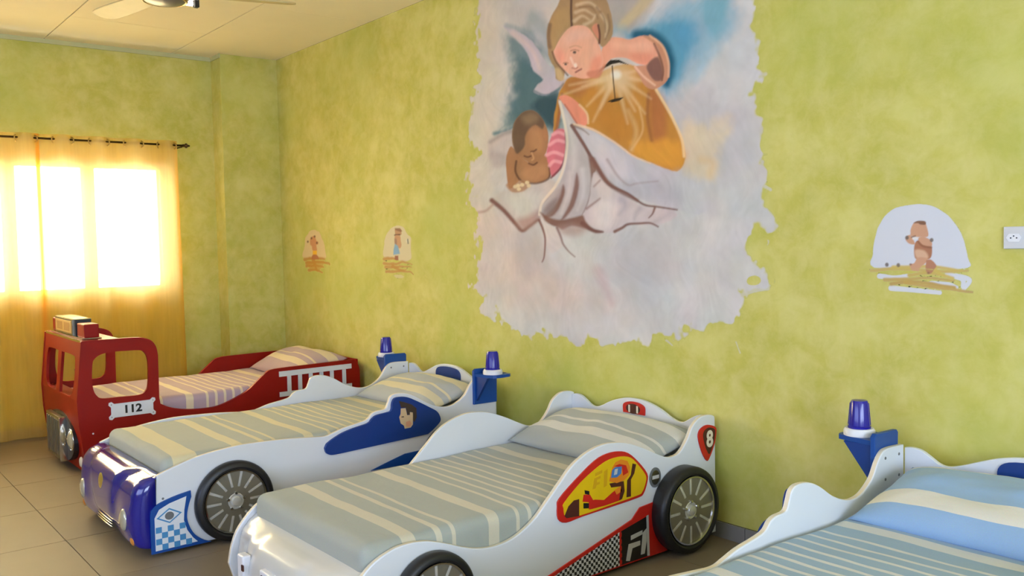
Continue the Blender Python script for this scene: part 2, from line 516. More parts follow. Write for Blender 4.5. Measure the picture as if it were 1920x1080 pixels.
# window in the left wall
wf = bmesh.new()
XF0, XF1 = ROOM_X0 - .07, ROOM_X0 + .012
box_bm(XF0, XF1, WY0, WY1, WZ0, WZ0 + .028, bm=wf); box_bm(XF0, XF1, WY0, WY1, WZ1 - .055, WZ1, bm=wf)
box_bm(XF0, XF1, WY1 - .05, WY1, WZ0 + .028, WZ1 - .055, bm=wf); box_bm(XF0, XF1, WY0, WY0 + .05, WZ0 + .028, WZ1 - .055, bm=wf)
win = from_bm('window_1', wf, M['frame']); tag(win, 'wide cream framed louvre window behind the orange curtains', 'window', kind='structure')
mull = [(.155, .215), (.735, .795), (1.265, 1.335), (1.835, 1.905)]
for a, b in mull: box('mullion', (XF0, XF1 - .004, a, b, WZ0 + .028, WZ1 - .055), M['frame'], win)
cells = [WY0 + .05] + [v for ab in mull for v in ab] + [WY1 - .05]
for k in range(0, len(cells), 2):
    a, b = cells[k], cells[k + 1]
    n = 8; h = (WZ1 - .055 - WZ0 - .028) / n
    for j in range(n):
        z = WZ0 + .028 + (j + .5) * h
        p = piece('glass_louvre', .005, b - a - .004, h * 1.02, M['glass'], win, (ROOM_X0 - .035, (a + b) / 2, z))
        p.rotation_euler = (0, .22, 0)
    for yy in (a + .008, b - .008): box('louvre_channel', (ROOM_X0 - .05, ROOM_X0 - .02, yy - .008, yy + .008, WZ0 + .028, WZ1 - .055), M['frame'], win)
for nme, b4 in (('window_2', (ROOM_X1 + .04, ROOM_X1 + .09, -2.0, 2.4, .9, 2.2)),):
    fb = bmesh.new(); x0, x1, a0, a1, z0, z1 = b4
    for q in ((a0, a1, z0, z0 + .05), (a0, a1, z1 - .05, z1), (a0, a0 + .05, z0, z1), (a1 - .05, a1, z0, z1)): box_bm(x0, x1, q[0], q[1], q[2], q[3], bm=fb)
    w2 = from_bm(nme, fb, M['frame']); tag(w2, 'wide cream framed window in the end wall', 'window', kind='structure')
    for yy in (-.9, .2, 1.3): box('mullion', (x0, x1, yy - .025, yy + .025, z0 + .05, z1 - .05), M['frame'], w2)
fb = bmesh.new()
for q in ((-5.0, .2, .95, 1.0), (-5.0, .2, 2.3, 2.35), (-5.0, -4.95, .95, 2.35), (.15, .2, .95, 2.35)): box_bm(q[0], q[1], ROOM_Y0 - .09, ROOM_Y0 - .04, q[2], q[3], bm=fb)
box('sky_light_block', (x0 + .01, x1 - .01, a0 + .05, a1 - .05, z0 + .05, z1 - .05), M['plastic'], w2)  # unseen opaque sheet, added to keep world light out of this opening
w3 = from_bm('window_3', fb, M['frame']); tag(w3, 'wide cream framed window facing the bed feet', 'window', kind='structure')
box('sky_light_block', (-4.95, .15, ROOM_Y0 - .08, ROOM_Y0 - .05, 1.0, 2.3), M['plastic'], w3)  # added out of view as well, shuts world light out of the front opening
for xx in (-3.7, -2.4, -1.1): box('mullion', (xx - .025, xx + .025, ROOM_Y0 - .09, ROOM_Y0 - .04, 1.0, 2.3), M['frame'], w3)

# ------------------------------------------------------------------ curtains
ROD_X, ROD_Z = -7.585, 2.302
rod = empty('curtain_rod', (ROD_X, 1.0, ROD_Z), 'dark bronze curtain rod with a pointed finial above the window', 'curtain rod')
from_bm('rod', tube_bm([(0, -1.75, 0), (0, 1.585, 0)], .0085, 12), M['bronze'], rod, smooth=True)
fin = lathe('finial', [(.0001, 0), (.011, .002), (.013, .01), (.010, .016), (.019, .026), (.021, .034), (.013, .044), (.007, .05), (.008, .058), (.0001, .066)], M['bronze'], rod, 16, 'y', (0, 1.585, 0))
for yy in (-1.6, -.02, 1.578):
    box('rod_bracket', (ROOM_X0 - ROD_X + .001, .004, yy - .006, yy + .006, -.018, -.008), M['bronze'], rod)


def curtain(y0, y1, ring_ref, label, seed, xoff=0.0):
    rt = empty('curtain', (ROD_X, (y0 + y1) / 2, 0), label, 'curtain', 'sheer orange curtains at the window')
    P = .262; rnd = random.Random(seed)
    ny, nz = 220, 60
    ztop, zbot = ROD_Z + .036, .014
    ym = (y0 + y1) / 2
    V = []; Fc = []
    for j in range(nz + 1):
        t = j / nz; z = ztop + (zbot - ztop) * t
        for i in range(ny + 1):
            s = i / ny
            y = y0 + (y1 - y0) * s
            a = 2 * math.pi * (y - ring_ref) / P
            amp = .026 * (1 - .35 * t)
            x = amp * math.sin(a) + .010 * t * math.sin(a * .47 + seed) + .008 * t * math.sin(a * 1.9 + 2 * seed)
            yy = ym + (y - ym) * (1 + .025 * t) + .010 * t * math.sin(a * .5 + seed)
            V.append((x + xoff * t, yy - ym, z))
    for j in range(nz):
        for i in range(ny):
            k = j * (ny + 1) + i
            Fc.append((k, k + 1, k + ny + 2, k + ny + 1))
    me = bpy.data.meshes.new('curtain_fabric'); me.from_pydata(V, [], Fc); me.update()
    link('fabric', me, M['sheer'], rt, smooth=True)
    # folded side hem doubles the cloth at the edge
    for s0, nme in ((y0, 'side_hem'), (y1, 'side_hem')):
        V = []; Fc = []
        for j in range(nz + 1):
            t = j / nz; z = ztop + (zbot - ztop) * t
            for i in range(5):
                y = s0 + (i / 4 * .030) * (1 if s0 == y0 else -1)
                a = 2 * math.pi * (y - ring_ref) / P
                x = .026 * (1 - .35 * t) * math.sin(a) + .010 * t * math.sin(a * .47 + seed) + .008 * t * math.sin(a * 1.9 + 2 * seed)
                yy = ym + (y - ym) * (1 + .025 * t) + .010 * t * math.sin(a * .5 + seed)
                V.append((x + xoff * t + .003, yy - ym, z))
        for j in range(nz):
            for i in range(4):
                k = j * 5 + i; Fc.append((k, k + 1, k + 6, k + 5))
        me = bpy.data.meshes.new('side_hem'); me.from_pydata(V, [], Fc); me.update(); link(nme, me, M['sheer'], rt, smooth=True)
    # rings where the cloth crosses the rod
    k0 = math.ceil((y0 + .02 - ring_ref) / (P / 2))
    k = k0
    while ring_ref + k * P / 2 < y1 - .01:
        y = ring_ref + k * P / 2
        sg = 1 if k % 2 == 0 else -1
        from_bm('eyelet_ring', torus_bm(.025, .0050, (.55 * sg, 1, 0), (0, y - ym, ROD_Z - .006)), M['brass'], rt, smooth=True)
        k += 1
    return rt


curtain(1.475, 2.545, 2.385, 'sheer orange eyelet curtain hanging beside the corner pier', 1.3)
curtain(-.55, 1.505, 1.345, 'sheer orange eyelet curtain left of the overlap with the other curtain', 2.1, -.02)

# ------------------------------------------------------------------ ceiling fan and tube light
fan = empty('ceiling_fan', (-4.955, 1.625, 0), 'ceiling fan with grey housing and three beige blades', 'ceiling fan')
lathe('canopy', [(.0001, 3.084), (.07, 3.084), (.066, 3.04), (.02, 3.02), (.0001, 3.02)], M['fanbody'], fan, 24)
lathe('downrod', [(.012, 3.03), (.012, 2.88), (.0001, 2.88)], M['fanbody'], fan, 12)
lathe('motor_housing', [(.0001, 2.90), (.06, 2.895), (.125, 2.865), (.135, 2.83), (.128, 2.79), (.10, 2.765), (.05, 2.752), (.0001, 2.75)], M['fanbody'], fan, 40)
from_bm('brass_ring', torus_bm(.112, .007, (0, 0, 1), (0, 0, 2.772), 40), M['brass'], fan, smooth=True)
for k in range(3):
    ang = math.radians(73 + 120 * k)
    c, s = math.cos(ang), math.sin(ang)
    out = sm([(.20, -.05), (.30, -.062), (.52, -.068), (.66, -.058), (.695, 0), (.66, .058), (.52, .068), (.30, .062), (.20, .05)], 4, True)

    def bmap(a, b, t):
        zz = 2.81 + t + b * .18
        return (a * c - b * s, a * s + b * c, zz)
    bl_ = from_bm('fan_blade', slab_bm(out, None, bmap, -.004, .004), M['blade'], fan)
    from_bm('blade_arm', slab_bm([(.11, -.02), (.24, -.03), (.24, .03), (.11, .02)], None, bmap, .004, .009), M['fanbody'], bl_)

tl = empty('tube_light', (-5.92, 1.55, CEIL), 'lit white tube light on the ceiling behind the fan', 'ceiling light')
box('light_housing', (-.03, .03, -.60, .60, -.022, -.001), M['plastic'], tl, .003)
from_bm('light_tube', tube_bm([(0, -.57, -.045), (0, .57, -.045)], .016, 16), M['tubelight'], tl, smooth=True)
for s in (-1, 1): box('end_cap', (-.02, .02, s * .60 - .02, s * .60 + .01, -.066, -.018), M['dark'], tl, .003)

# ------------------------------------------------------------------ power outlet
so = empty('power_outlet', (-1.33, WALL_Y, 1.412), 'white double power outlet on the wall beside the toddler painting', 'power outlet')
box('cover_plate', (-.066, .066, -.010, 0, -.040, .040), M['outlet'], so, .003)
for cx_ in (-.030, .034):
    hexa = [(cx_ + .024 * math.cos(math.radians(a)) * 1.1, .016 * math.sin(math.radians(a)) * 1.15) for a in (0, 50, 130, 180, 230, 310)]
    sk = slab_y('socket_face', hexa, -.012, -.0095, M['plastic'], so)
    for dx, dz in ((-.010, -.001), (.010, -.001), (0, .006)):
        lathe('pin_hole', [(.0001, -.0128), (.0026, -.0128), (.0026, -.0118), (.0001, -.0118)], M['black'], sk, 10, 'y', (cx_ + dx, 0, dz))


# ------------------------------------------------------------------ soft goods
def rounded_box(sx, sy, sz, r, n=(36, 70, 8), wr=.004, seed=0):
    """rounded, slightly wrinkled block, origin at the centre of its base"""
    bm = bmesh.new(); h = (sx / 2, sy / 2, sz / 2)
    def axisvals(half, k):
        inner = np.linspace(-half + r, half - r, k)
        e = [half - r + r * math.sin(t) for t in np.linspace(0, math.pi / 2, 6)[1:]]
        return [-v for v in reversed(e)] + list(inner) + e
    A = [axisvals(h[i], n[i]) for i in range(3)]
    def place(p):
        q = [min(max(p[i], -h[i] + r), h[i] - r) for i in range(3)]
        d = Vector([p[i] - q[i] for i in range(3)])
        # cube-grid point to rounded shell
        if d.length > 1e-9:
            m_ = max(abs(d.x), abs(d.y), abs(d.z)); d = d.normalized() * m_
        v = Vector(q) + d
        w = mnoise.noise(Vector((v.x * 3.1 + seed, v.y * 4.3, v.z * 3 + seed))) * wr + mnoise.noise(Vector((v.x * 9 + seed, v.y * 12, seed))) * wr * .35
        if v.z > 0: v.z += w
        else: v.z += w * .0
        v.x += w * .6 * (1 if v.x > 0 else -1) * (abs(v.x) > h[0] - r)
        return (v.x, v.y, v.z + h[2])
    for ax in range(3):
        o1, o2 = [(1, 2), (0, 2), (0, 1)][ax]
        for sgn in (-1, 1):
            g = []
            for a in A[o1]:
                row = []
                for b in A[o2]:
                    p = [0, 0, 0]; p[ax] = sgn * h[ax]; p[o1] = a; p[o2] = b
                    row.append(bm.verts.new(place(p)))
                g.append(row)
            for i in range(len(g) - 1):
                for j in range(len(g[0]) - 1): bm.faces.new((g[i][j], g[i + 1][j], g[i + 1][j + 1], g[i][j + 1]))
    bmesh.ops.remove_doubles(bm, verts=bm.verts, dist=2e-4)
    return bm


def pillow_bm(sx, sy, sz, seed=0, n=44):
    bm = bmesh.new(); g = {}
    for side in (1, -1):
        for i in range(n + 1):
            for j in range(n + 1):
                u, v = -1 + 2 * i / n, -1 + 2 * j / n
                e = max(0, (1 - abs(u) ** 3.2)) ** .55 * max(0, (1 - abs(v) ** 2.6)) ** .6
                pin = 1 - .05 * (u * u * (1 - abs(v)) + v * v * (1 - abs(u)))
                w = mnoise.noise(Vector((u * 2.2 + seed, v * 2.0, seed))) * .016 + mnoise.noise(Vector((u * 6 + seed, v * 5, seed))) * .004
                z = side * sz / 2 * e + (w * e if side > 0 else 0)
                if side < 0: z *= .55
                if (i in (0, n) or j in (0, n)) and side < 0: g[(side, i, j)] = g[(1, i, j)]; continue
                g[(side, i, j)] = bm.verts.new((u * sx / 2 * pin, v * sy / 2 * pin, z))
        for i in range(n):
            for j in range(n):
                q = (g[(side, i, j)], g[(side, i + 1, j)], g[(side, i + 1, j + 1)], g[(side, i, j + 1)])
                try: bm.faces.new(q)
                except ValueError: pass
    return bm


YC = 2.30      # local y of the bed origins
BANDS = [(1.36, 1.475), (1.655, 1.715), (1.80, 1.822), (1.862, 1.884), (2.035, 2.092), (2.178, 2.196), (2.236, 2.252),
         (2.294, 2.310), (2.352, 2.370), (2.418, 2.436), (2.482, 2.500), (2.55, 2.568), (2.622, 2.640), (2.715, 2.775), (2.90, 2.96)]
BANDS = [(a - YC, b - YC) for a, b in BANDS]
PB = [(-.135, -.075), (-.03, -.015), (.075, .15)]
CLOTH = dict(
    race=stripe_mat('grey_green_striped_sheet', (172, 177, 168), (212, 206, 184), BANDS),
    police=stripe_mat('warm_lit_striped_sheet', (180, 184, 172), (222, 212, 172), BANDS),  # yellower stripes: warm light put into the cloth colour
    patrol=stripe_mat('cool_lit_striped_sheet', (150, 175, 194), (212, 212, 206), BANDS),  # bluer base: cool light painted into the sheet colour
    fire=stripe_mat('mauve_striped_sheet', (186, 164, 176), (226, 212, 184), BANDS),
    race_p=stripe_mat('grey_striped_pillowcase', (178, 182, 176), (220, 217, 206), PB),
    police_p=stripe_mat('pale_striped_pillowcase', (186, 190, 190), (226, 216, 182), PB),
    patrol_p=stripe_mat('blue_striped_pillowcase', (150, 182, 218), (224, 221, 212), [(-.16, -.075), (.15, .19)]),
    fire_p=stripe_mat('mauve_striped_pillowcase', (188, 166, 172), (226, 210, 176), PB),
)


def mattress(cx, y0, y1, hw, z0, z1, cloth, label, seed):
    o = from_bm('mattress', rounded_box(hw * 2, y1 - y0, z1 - z0, .045, wr=.007, seed=seed), CLOTH[cloth], None, smooth=True)
    # stripes use bed coordinates: shift mesh so that the object origin keeps the bed's y reference
    dy = (y0 + y1) / 2 - YC
    for v in o.data.vertices: v.co.y += dy
    o.location = (cx, YC, z0)
    return tag(o, label, 'mattress', 'striped mattresses in the car beds')


def pillow(cx, yc, z, cloth, label, seed, size=(.82, .44, .17), pitch=.22, rz=0):
    o = from_bm('pillow', pillow_bm(*size, seed=seed), CLOTH[cloth + '_p'], None, smooth=True)
    o.location = (cx, yc, z); o.rotation_euler = (pitch, 0, rz)
    return tag(o, label, 'pillow', 'pillows in the car beds')


# ------------------------------------------------------------------ wheels and beacons
def wheel(parent, x_in, sgn, y, z, R, depth=.075, spokes=14):
    """wheel on a side board: tyre with rim dish, spokes and hub as its pieces"""
    X = lambda d: x_in + sgn * d
    yl = y - YC
    k = R / .195
    prof = [(R * .80, X(0)), (R * .97, X(.002)), (R, X(.012)), (R, X(depth - .022)), (R * .985, X(depth - .008)), (R * .94, X(depth)),
            (R * .86, X(depth + .002)), (R * .815, X(depth - .004)), (R * .80, X(depth - .02)), (R * .80, X(0))]
    tyre = lathe('wheel', prof, M['rubber'], parent, 56, 'x', (0, yl, z))
    lathe('rim_dish', [(R * .80, X(depth - .012)), (R * .74, X(depth - .016)), (R * .70, X(depth - .045)), (R * .30, X(depth - .050)), (.0001, X(depth - .050))], M['rim'], tyre, 48, 'x', (0, yl, z))
    lathe('rim_lip', [(R * .80, X(depth - .014)), (R * .79, X(depth - .002)), (R * .755, X(depth - .004)), (R * .74, X(depth - .02))], M['chrome'], tyre, 48, 'x', (0, yl, z))
    me = None
    for i in range(spokes):
        a = 2 * math.pi * i / spokes
        bm = bmesh.new()
        r0, r1 = R * .20, R * .75
        pts = []
        for r, wd, x0, x1 in ((r0, .012 * k, depth - .048, depth - .016), (r1 * .6, .0095 * k, depth - .048, depth - .010), (r1, .012 * k, depth - .044, depth - .012)):
            ring = []
            for w_, d_ in ((-wd, x0), (wd, x0), (wd * .55, x1), (-wd * .55, x1)):
                ring.append(bm.verts.new((X(d_), r * math.cos(a) - w_ * math.sin(a) + yl, r * math.sin(a) + w_ * math.cos(a) + z)))
            pts.append(ring)
        for p, q in zip(pts, pts[1:]):
            for j in range(4): bm.faces.new((p[j], p[(j + 1) % 4], q[(j + 1) % 4], q[j]))
        bm.faces.new(pts[0]); bm.faces.new(pts[-1])
        from_bm('spoke', bm, M['spoke'], tyre)
    lathe('hub', [(R * .26, X(depth - .048)), (R * .24, X(depth - .018)), (R * .19, X(depth - .010)), (R * .13, X(depth - .012)), (R * .11, X(depth - .002)), (R * .04, X(depth + .002)), (.0001, X(depth + .002))], M['spoke'], tyre, 28, 'x', (0, yl, z))
    for i in range(5):
        a = 2 * math.pi * i / 5 + .3
        lathe('lug_nut', [(.008 * k, X(depth - .014)), (.007 * k, X(depth - .004)), (.0001, X(depth - .003))], M['chrome'], tyre, 8, 'x', (0, yl + R * .21 * math.cos(a), z + R * .21 * math.sin(a)))
    return tyre


def beacon(parent, sgn, hw):
    """blue light on a bracket at the rear end of a side board"""
    xo = sgn * hw
    def xr(a, b): return (min(a, b), max(a, b))
    y0, y1 = 3.10 - YC, 3.272 - YC
    out = [(3.10, .478), (3.268, .476), (3.272, .675), (3.262, .686), (3.115, .69), (3.10, .678)]
    bk = slab_x('beacon_back_board', out, *xr(xo, xo + sgn * .020), M['blue'], parent, YC, bevel=.003)
    sh = from_bm('beacon_shelf', slab_bm([(xo + sgn * .020, y0 + .005), (xo + sgn * .165, y0 + .03), (xo + sgn * .175, y0 + .05), (xo + sgn * .175, y1 - .03), (xo + sgn * .165, y1 - .012), (xo + sgn * .020, y1 - .005)], None,
                 lambda a, b, t: (a, b, t), .645, .663), M['blue'], parent)
    slab_y('beacon_gusset', [(xo + sgn * .020, .645), (xo + sgn * .135, .645), (xo + sgn * .022, .50)], y0 + .012, y0 + .030, M['darkblue'], parent)
    o = (xo + sgn * .105, 3.175 - YC, .663)
    b = lathe('beacon_base', [(.0001, 0), (.058, 0), (.058, .018), (.052, .028), (.0001, .028)], M['plastic'], parent, 32, 'z', o)
    lathe('beacon_lens', [(.0001, .028), (.043, .028), (.043, .036), (.040, .038), (.033, .125), (.029, .134), (.0001, .137)], M['lens'], b, 32, 'z', o)
    for q in range(12):
        a = 2 * math.pi * q / 12
        from_bm('lens_rib', tube_bm([(o[0] + .0405 * math.cos(a), o[1] + .0405 * math.sin(a), o[2] + .04), (o[0] + .0335 * math.cos(a), o[1] + .0335 * math.sin(a), o[2] + .124)], .0016, 6), M['lens'], b)


def screw(parent, x, y, z, sgn, m):
    lathe('screw_cap', [(.006, x), (.005, x + sgn * .002), (.0001, x + sgn * .0025)], m, parent, 10, 'x', (0, y - YC, z))


# ------------------------------------------------------------------ police car beds
HW = .50
POL_TOP = [(1.27, .38), (1.35, .408), (1.463, .438), (1.60, .456), (1.72, .461), (1.92, .453), (2.06, .440), (2.137, .434), (2.189, .446), (2.253, .463), (2.35, .478),
           (2.394, .490), (2.421, .514), (2.451, .525), (2.505, .530), (2.524, .560), (2.540, .592), (2.575, .606), (2.640, .600), (2.704, .574), (2.782, .527),
           (2.860, .497), (2.92, .489), (2.98, .500), (3.045, .540), (3.082, .590), (3.118, .624), (3.165, .634), (3.272, .630)]
POL_OUT = [(1.245, .02), (1.24, .20), (1.262, .25)] + sm(POL_TOP, 5) + [(3.275, .02)]
c4 = lambda p: [onx(x, y, -4.25) for x, y in crop(120, 780, 3.6, p)]
c3 = lambda p: [onx(x, y, -4.25) for x, y in crop(340, 600, 3, p)]
cface = lambda p: [onx(x, y, -4.25) for x, y in crop(730, 740, 13.5, p)]


def inside(p, poly):
    x, y = p; r = False
    for (x0, y0), (x1, y1) in zip(poly, poly[1:] + poly[:1]):
        if (y0 > y) != (y1 > y) and x < (x1 - x0) * (y - y0) / (y1 - y0) + x0: r = not r
    return r


def police_bed(cx, label):
    rt = empty('police_car_bed', (cx, YC, 0), label, 'bed', 'police car beds')
    T = .022
    for sgn in (1, -1):
        x0, x1 = (HW - T, HW) if sgn > 0 else (-HW, -HW + T)
        slab_x('side_board', POL_OUT, x0, x1, M['white'], rt, YC, bevel=.004, edge=M['edge'])
        xa, xb = sgn * HW, sgn * (HW + .010)
        xx = lambda d0, d1: (min(sgn * (HW + d0), sgn * (HW + d1)), max(sgn * (HW + d0), sgn * (HW + d1)))
        # nose plate
        nose = sm([(1.232, .018), (1.231, .12), (1.232, .20)], 3) + sm([(1.236, .222), (1.262, .245), (1.31, .262), (1.36, .274), (1.422, .284)], 4) + sm([(1.424, .255), (1.408, .21), (1.400, .16), (1.412, .11), (1.436, .068), (1.475, .035), (1.512, .018)], 4)
        pl = slab_x('nose_plate', nose, *xx(0, .010), M['blue'], rt, YC)
        ins = [(1.250, .030), (1.250, .185), (1.272, .222), (1.32, .243), (1.40, .262), (1.388, .20), (1.384, .15), (1.398, .10), (1.424, .058), (1.446, .034)]
        slab_x('white_inset', ins, *xx(.010, .0115), M['white'], pl, YC)
        dm = [(1.258, .182), (1.318, .222), (1.376, .190), (1.318, .150)]
        slab_x('diamond_frame', dm, *xx(.0115, .0125), M['lightblue'], pl, YC)
        c0 = (sum(p[0] for p in dm) / 4, sum(p[1] for p in dm) / 4)
        slab_x('diamond_field', [(c0[0] + (a - c0[0]) * .8, c0[1] + (b - c0[1]) * .8) for a, b in dm], *xx(.0125, .0132), M['white'], pl, YC)
        slab_x('round_badge', [(c0[0] + .021 * math.cos(t), c0[1] + .019 * math.sin(t)) for t in np.linspace(0, 2 * math.pi, 20)[:-1]], *xx(.0132, .0142), M['greyprint'], pl, YC)
        cs = .0275
        for i in range(8):
            for j in range(4):
                if (i + j) % 2: continue
                a, b = 1.253 + i * cs, .030 + (3 - j) * cs
                if inside((a + cs * .5, b + cs * .5), ins) and inside((a + cs * .9, b + cs * .5), ins):
                    slab_x('check', [(a, b), (a + cs, b), (a + cs, b + cs), (a, b + cs)], *xx(.0115, .0124), M['lightblue'], pl, YC)
        # cockpit plate
        ck = sm([(2.125, .374), (2.133, .348), (2.160, .333), (2.206, .331)], 4)[:-1] + [(2.24, .3325), (2.771, .352)] + \
            sm([(2.80, .368), (2.850, .405), (2.860, .430), (2.838, .472), (2.78, .508), (2.70, .552), (2.64, .580), (2.59, .588), (2.556, .584), (2.540, .560), (2.532, .520), (2.50, .512), (2.44, .506), (2.41, .490), (2.385, .470), (2.30, .456), (2.231, .440), (2.17, .415), (2.136, .395)], 4)
        cp = slab_x('cockpit_plate', ck, *xx(0, .016), M['darkblue'], rt, YC, bevel=.002)
        slab_x('officer_face', cface([(250, 340), (370, 330), (410, 510), (480, 500), (480, 430), (555, 440), (555, 740), (500, 820), (350, 850), (330, 770), (250, 720), (210, 560), (245, 480)]), *xx(.016, .0175), M['skin'], cp, YC)
        slab_x('officer_jaw', cface([(380, 680), (480, 640), (520, 720), (480, 800), (380, 800)]), *xx(.0175, .0180), M['lips'], cp, YC)
        slab_x('officer_hair', cface([(200, 150), (330, 180), (520, 240), (640, 330), (650, 560), (590, 680), (560, 640), (552, 440), (475, 420), (470, 490), (412, 500), (400, 400), (370, 310), (260, 320)]), *xx(.0165, .0188), M['hair'], cp, YC)
        slab_x('officer_eye', cface([(262, 545), (320, 535), (330, 560), (265, 565)]), *xx(.0165, .0188), M['hair'], cp, YC)
        # lower accent
        slab_x('sill_accent', sm([(2.40, .205), (2.50, .232), (2.62, .262)], 3) + [(2.84, .268), (2.90, .20), (2.565, .203)], *xx(0, .008), M['blue'], rt, YC)
        for yy in (1.63, 2.92):
            wheel(rt, sgn * HW, sgn, yy, .198, .196, .050)
        for (yy, zz) in ((1.295, .268), (3.235, .52), (3.135, .52), (3.235, .60), (3.135, .60)):
            screw(rt, sgn * HW if yy < 2 else sgn * (HW - T), yy, zz, sgn if yy < 2 else -sgn, M['greyprint'])
        beacon(rt, sgn, HW)
    # headboard
    half = [(0, .652), (.07, .649), (.14, .634), (.20, .612), (.26, .588), (.31, .573), (.345, .577), (.38, .598), (.415, .617), (.45, .622), (.478, .618)]
    prof = sm([(-a, b) for a, b in reversed(half)][:-1] + half, 4)
    hb = slab_y('headboard', [(-.478, .06)] + prof + [(.478, .06)], 3.276 - YC, 3.296 - YC, M['white'], rt, bevel=.003)
    ov = sm([(-.135, .555), (-.135, .600), (-.10, .628), (0, .637), (.10, .628), (.135, .600), (.135, .555)], 4)
    slab_y('headboard_emblem', ov, 3.269 - YC, 3.276 - YC, M['darkblue'], hb)
    box('bed_base', (-HW + T + .002, HW - T - .002, 1.30 - YC, 3.27 - YC, .22, .30), M['white'], rt)
    # glossy hood and bumper
    nu, nv = 60, 36
    P = sm([(1.292, .374), (1.252, .368), (1.210, .352), (1.180, .312), (1.168, .25), (1.165, .17), (1.170, .10), (1.184, .055), (1.24, .045)], 6)
    PL = len(P) - 1
    V = []; Fc = []
    for j in range(nv + 1):
        s = j / nv * PL; k = min(int(s), PL - 1); t = s - k
        y = P[k][0] * (1 - t) + P[k + 1][0] * t; z = P[k][1] * (1 - t) + P[k + 1][1] * t
        v = j / nv
        for i in range(nu + 1):
            u = -1 + 2 * i / nu; au = abs(u)
            dy = 0
            edge = max(0, (au - .86) / .14)
            dy += .030 * (1 - math.sqrt(max(0, 1 - edge ** 2))) * min(1, v * 5)
            w = max(.12, .62 - .55 * max(0, v - .12))
            hood = 1 / (1 + math.exp((au - w) * 34)) * math.sin(math.pi * min(1, v / .80))
            dy -= .020 * hood
            hl = math.exp(-((au - .74) / .16) ** 2 - ((z - .16) / .075) ** 2)
            dy -= .016 * hl
            gr = math.exp(-((au) / .45) ** 4 - ((z - .085) / .03) ** 2)
            dy += .014 * gr
            zz = z + (.016 * hood if v < .4 else 0) + (.030 * math.exp(-(au / .35) ** 4) if z < .07 else 0)
            if i == 0: V.append((-HW + .001, max(1.262, y) - YC, zz))
            V.append((u * (HW - .004), min(y + dy, 1.30) - YC, zz))
            if i == nu: V.append((HW - .001, max(1.262, y) - YC, zz))
    nn = nu + 3
    for j in range(nv):
        for i in range(nu + 2):
            q = j * nn + i; Fc.append((q, q + 1, q + nn + 1, q + nn))
    me = bpy.data.meshes.new('hood_bumper'); me.from_pydata(V, [], Fc); me.update()
    hd = link('hood_bumper', me, M['shinyblue'], rt, smooth=True)
    md = hd.modifiers.new('thickness', 'SOLIDIFY'); md.thickness = .006; md.offset = -1
    box('hood_rail', (-HW + T + .002, HW - T - .002, 1.284 - YC, 1.296 - YC, .355, .378), M['shinyblue'], rt, .003)
    # trim on the hood
    def lump(name, x, y, z, rx, ry, rz, m):
        bm = bmesh.new(); bmesh.ops.create_uvsphere(bm, u_segments=20, v_segments=12, radius=1)
        for vv in bm.verts: vv.co = Vector((vv.co.x * rx + x, vv.co.y * ry + y - YC, vv.co.z * rz + z))
        return from_bm(name, bm, m, hd, smooth=True)
    lump('hood_emblem', 0, 1.158, .268, .062, .016, .060, M['gold'])
    for s in (-1, 1):
        lump('headlamp', s * .375, 1.150, .170, .046, .016, .052, M['lamp'])
        lump('indicator_lamp', s * .435, 1.172, .085, .026, .012, .028, M['amber'])
    for k in range(3): lump('grille_bar', 0, 1.160, .105 - k * .014, .14, .008, .0045, M['chrome'])
    return rt


police_bed(-4.75, 'white and blue police car bed next to the red fire truck bed')
police_bed(-1.22, 'white and blue police car bed under the toddler painting and the power outlet')
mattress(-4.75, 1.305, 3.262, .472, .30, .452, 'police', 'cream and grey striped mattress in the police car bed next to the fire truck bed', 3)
mattress(-1.22, 1.305, 3.262, .472, .30, .452, 'patrol', 'grey and white striped mattress tinted with painted cool light in the police car bed under the power outlet', 11)
pillow(-4.75, 3.035, .503, 'police', 'pale pillow with cream stripes in the police car bed next to the fire truck bed', 2.2)
pillow(-1.22, 3.020, .505, 'patrol', 'light blue pillow with a wide white stripe, under the power outlet', 6.1, (.86, .46, .18))

# ------------------------------------------------------------------ race car bed
RX, RHW = -3.18, .50
rt = empty('race_car_bed', (RX, YC, 0), 'white race car bed with red and yellow driver decal and black wheels', 'bed')
R_TOP = [(1.376, .10), (1.392, .175), (1.425, .245), (1.503, .323), (1.592, .360), (1.66, .367), (1.715, .362), (1.76, .352), (1.83, .327), (1.90, .298), (1.974, .276), (2.058, .268),
         (2.148, .282), (2.24, .326), (2.316, .388), (2.385, .449), (2.454, .508), (2.537, .548), (2.62, .567), (2.694, .567), (2.78, .552), (2.88, .515),
         (2.973, .472), (3.035, .448), (3.085, .444), (3.13, .458), (3.181, .509), (3.215, .561), (3.265, .594), (3.31, .601), (3.352, .597), (3.374, .588)]
R_OUT = [(1.40, .02)] + sm(R_TOP, 5) + [(3.378, .575), (3.378, .03)]
c6 = lambda p: [onx(x, y, -2.68) for x, y in crop(900, 720, 3, p)]
d6 = lambda p: [onx(x, y, -2.68) for x, y in crop(1020, 820, 6, p)]
d7 = lambda p: [onx(x, y, -2.68) for x, y in crop(1040, 930, 7.2, p)]
e7 = lambda p: [onx(x, y, -2.68) for x, y in crop(1140, 730, 7.2, p)]
T = .022
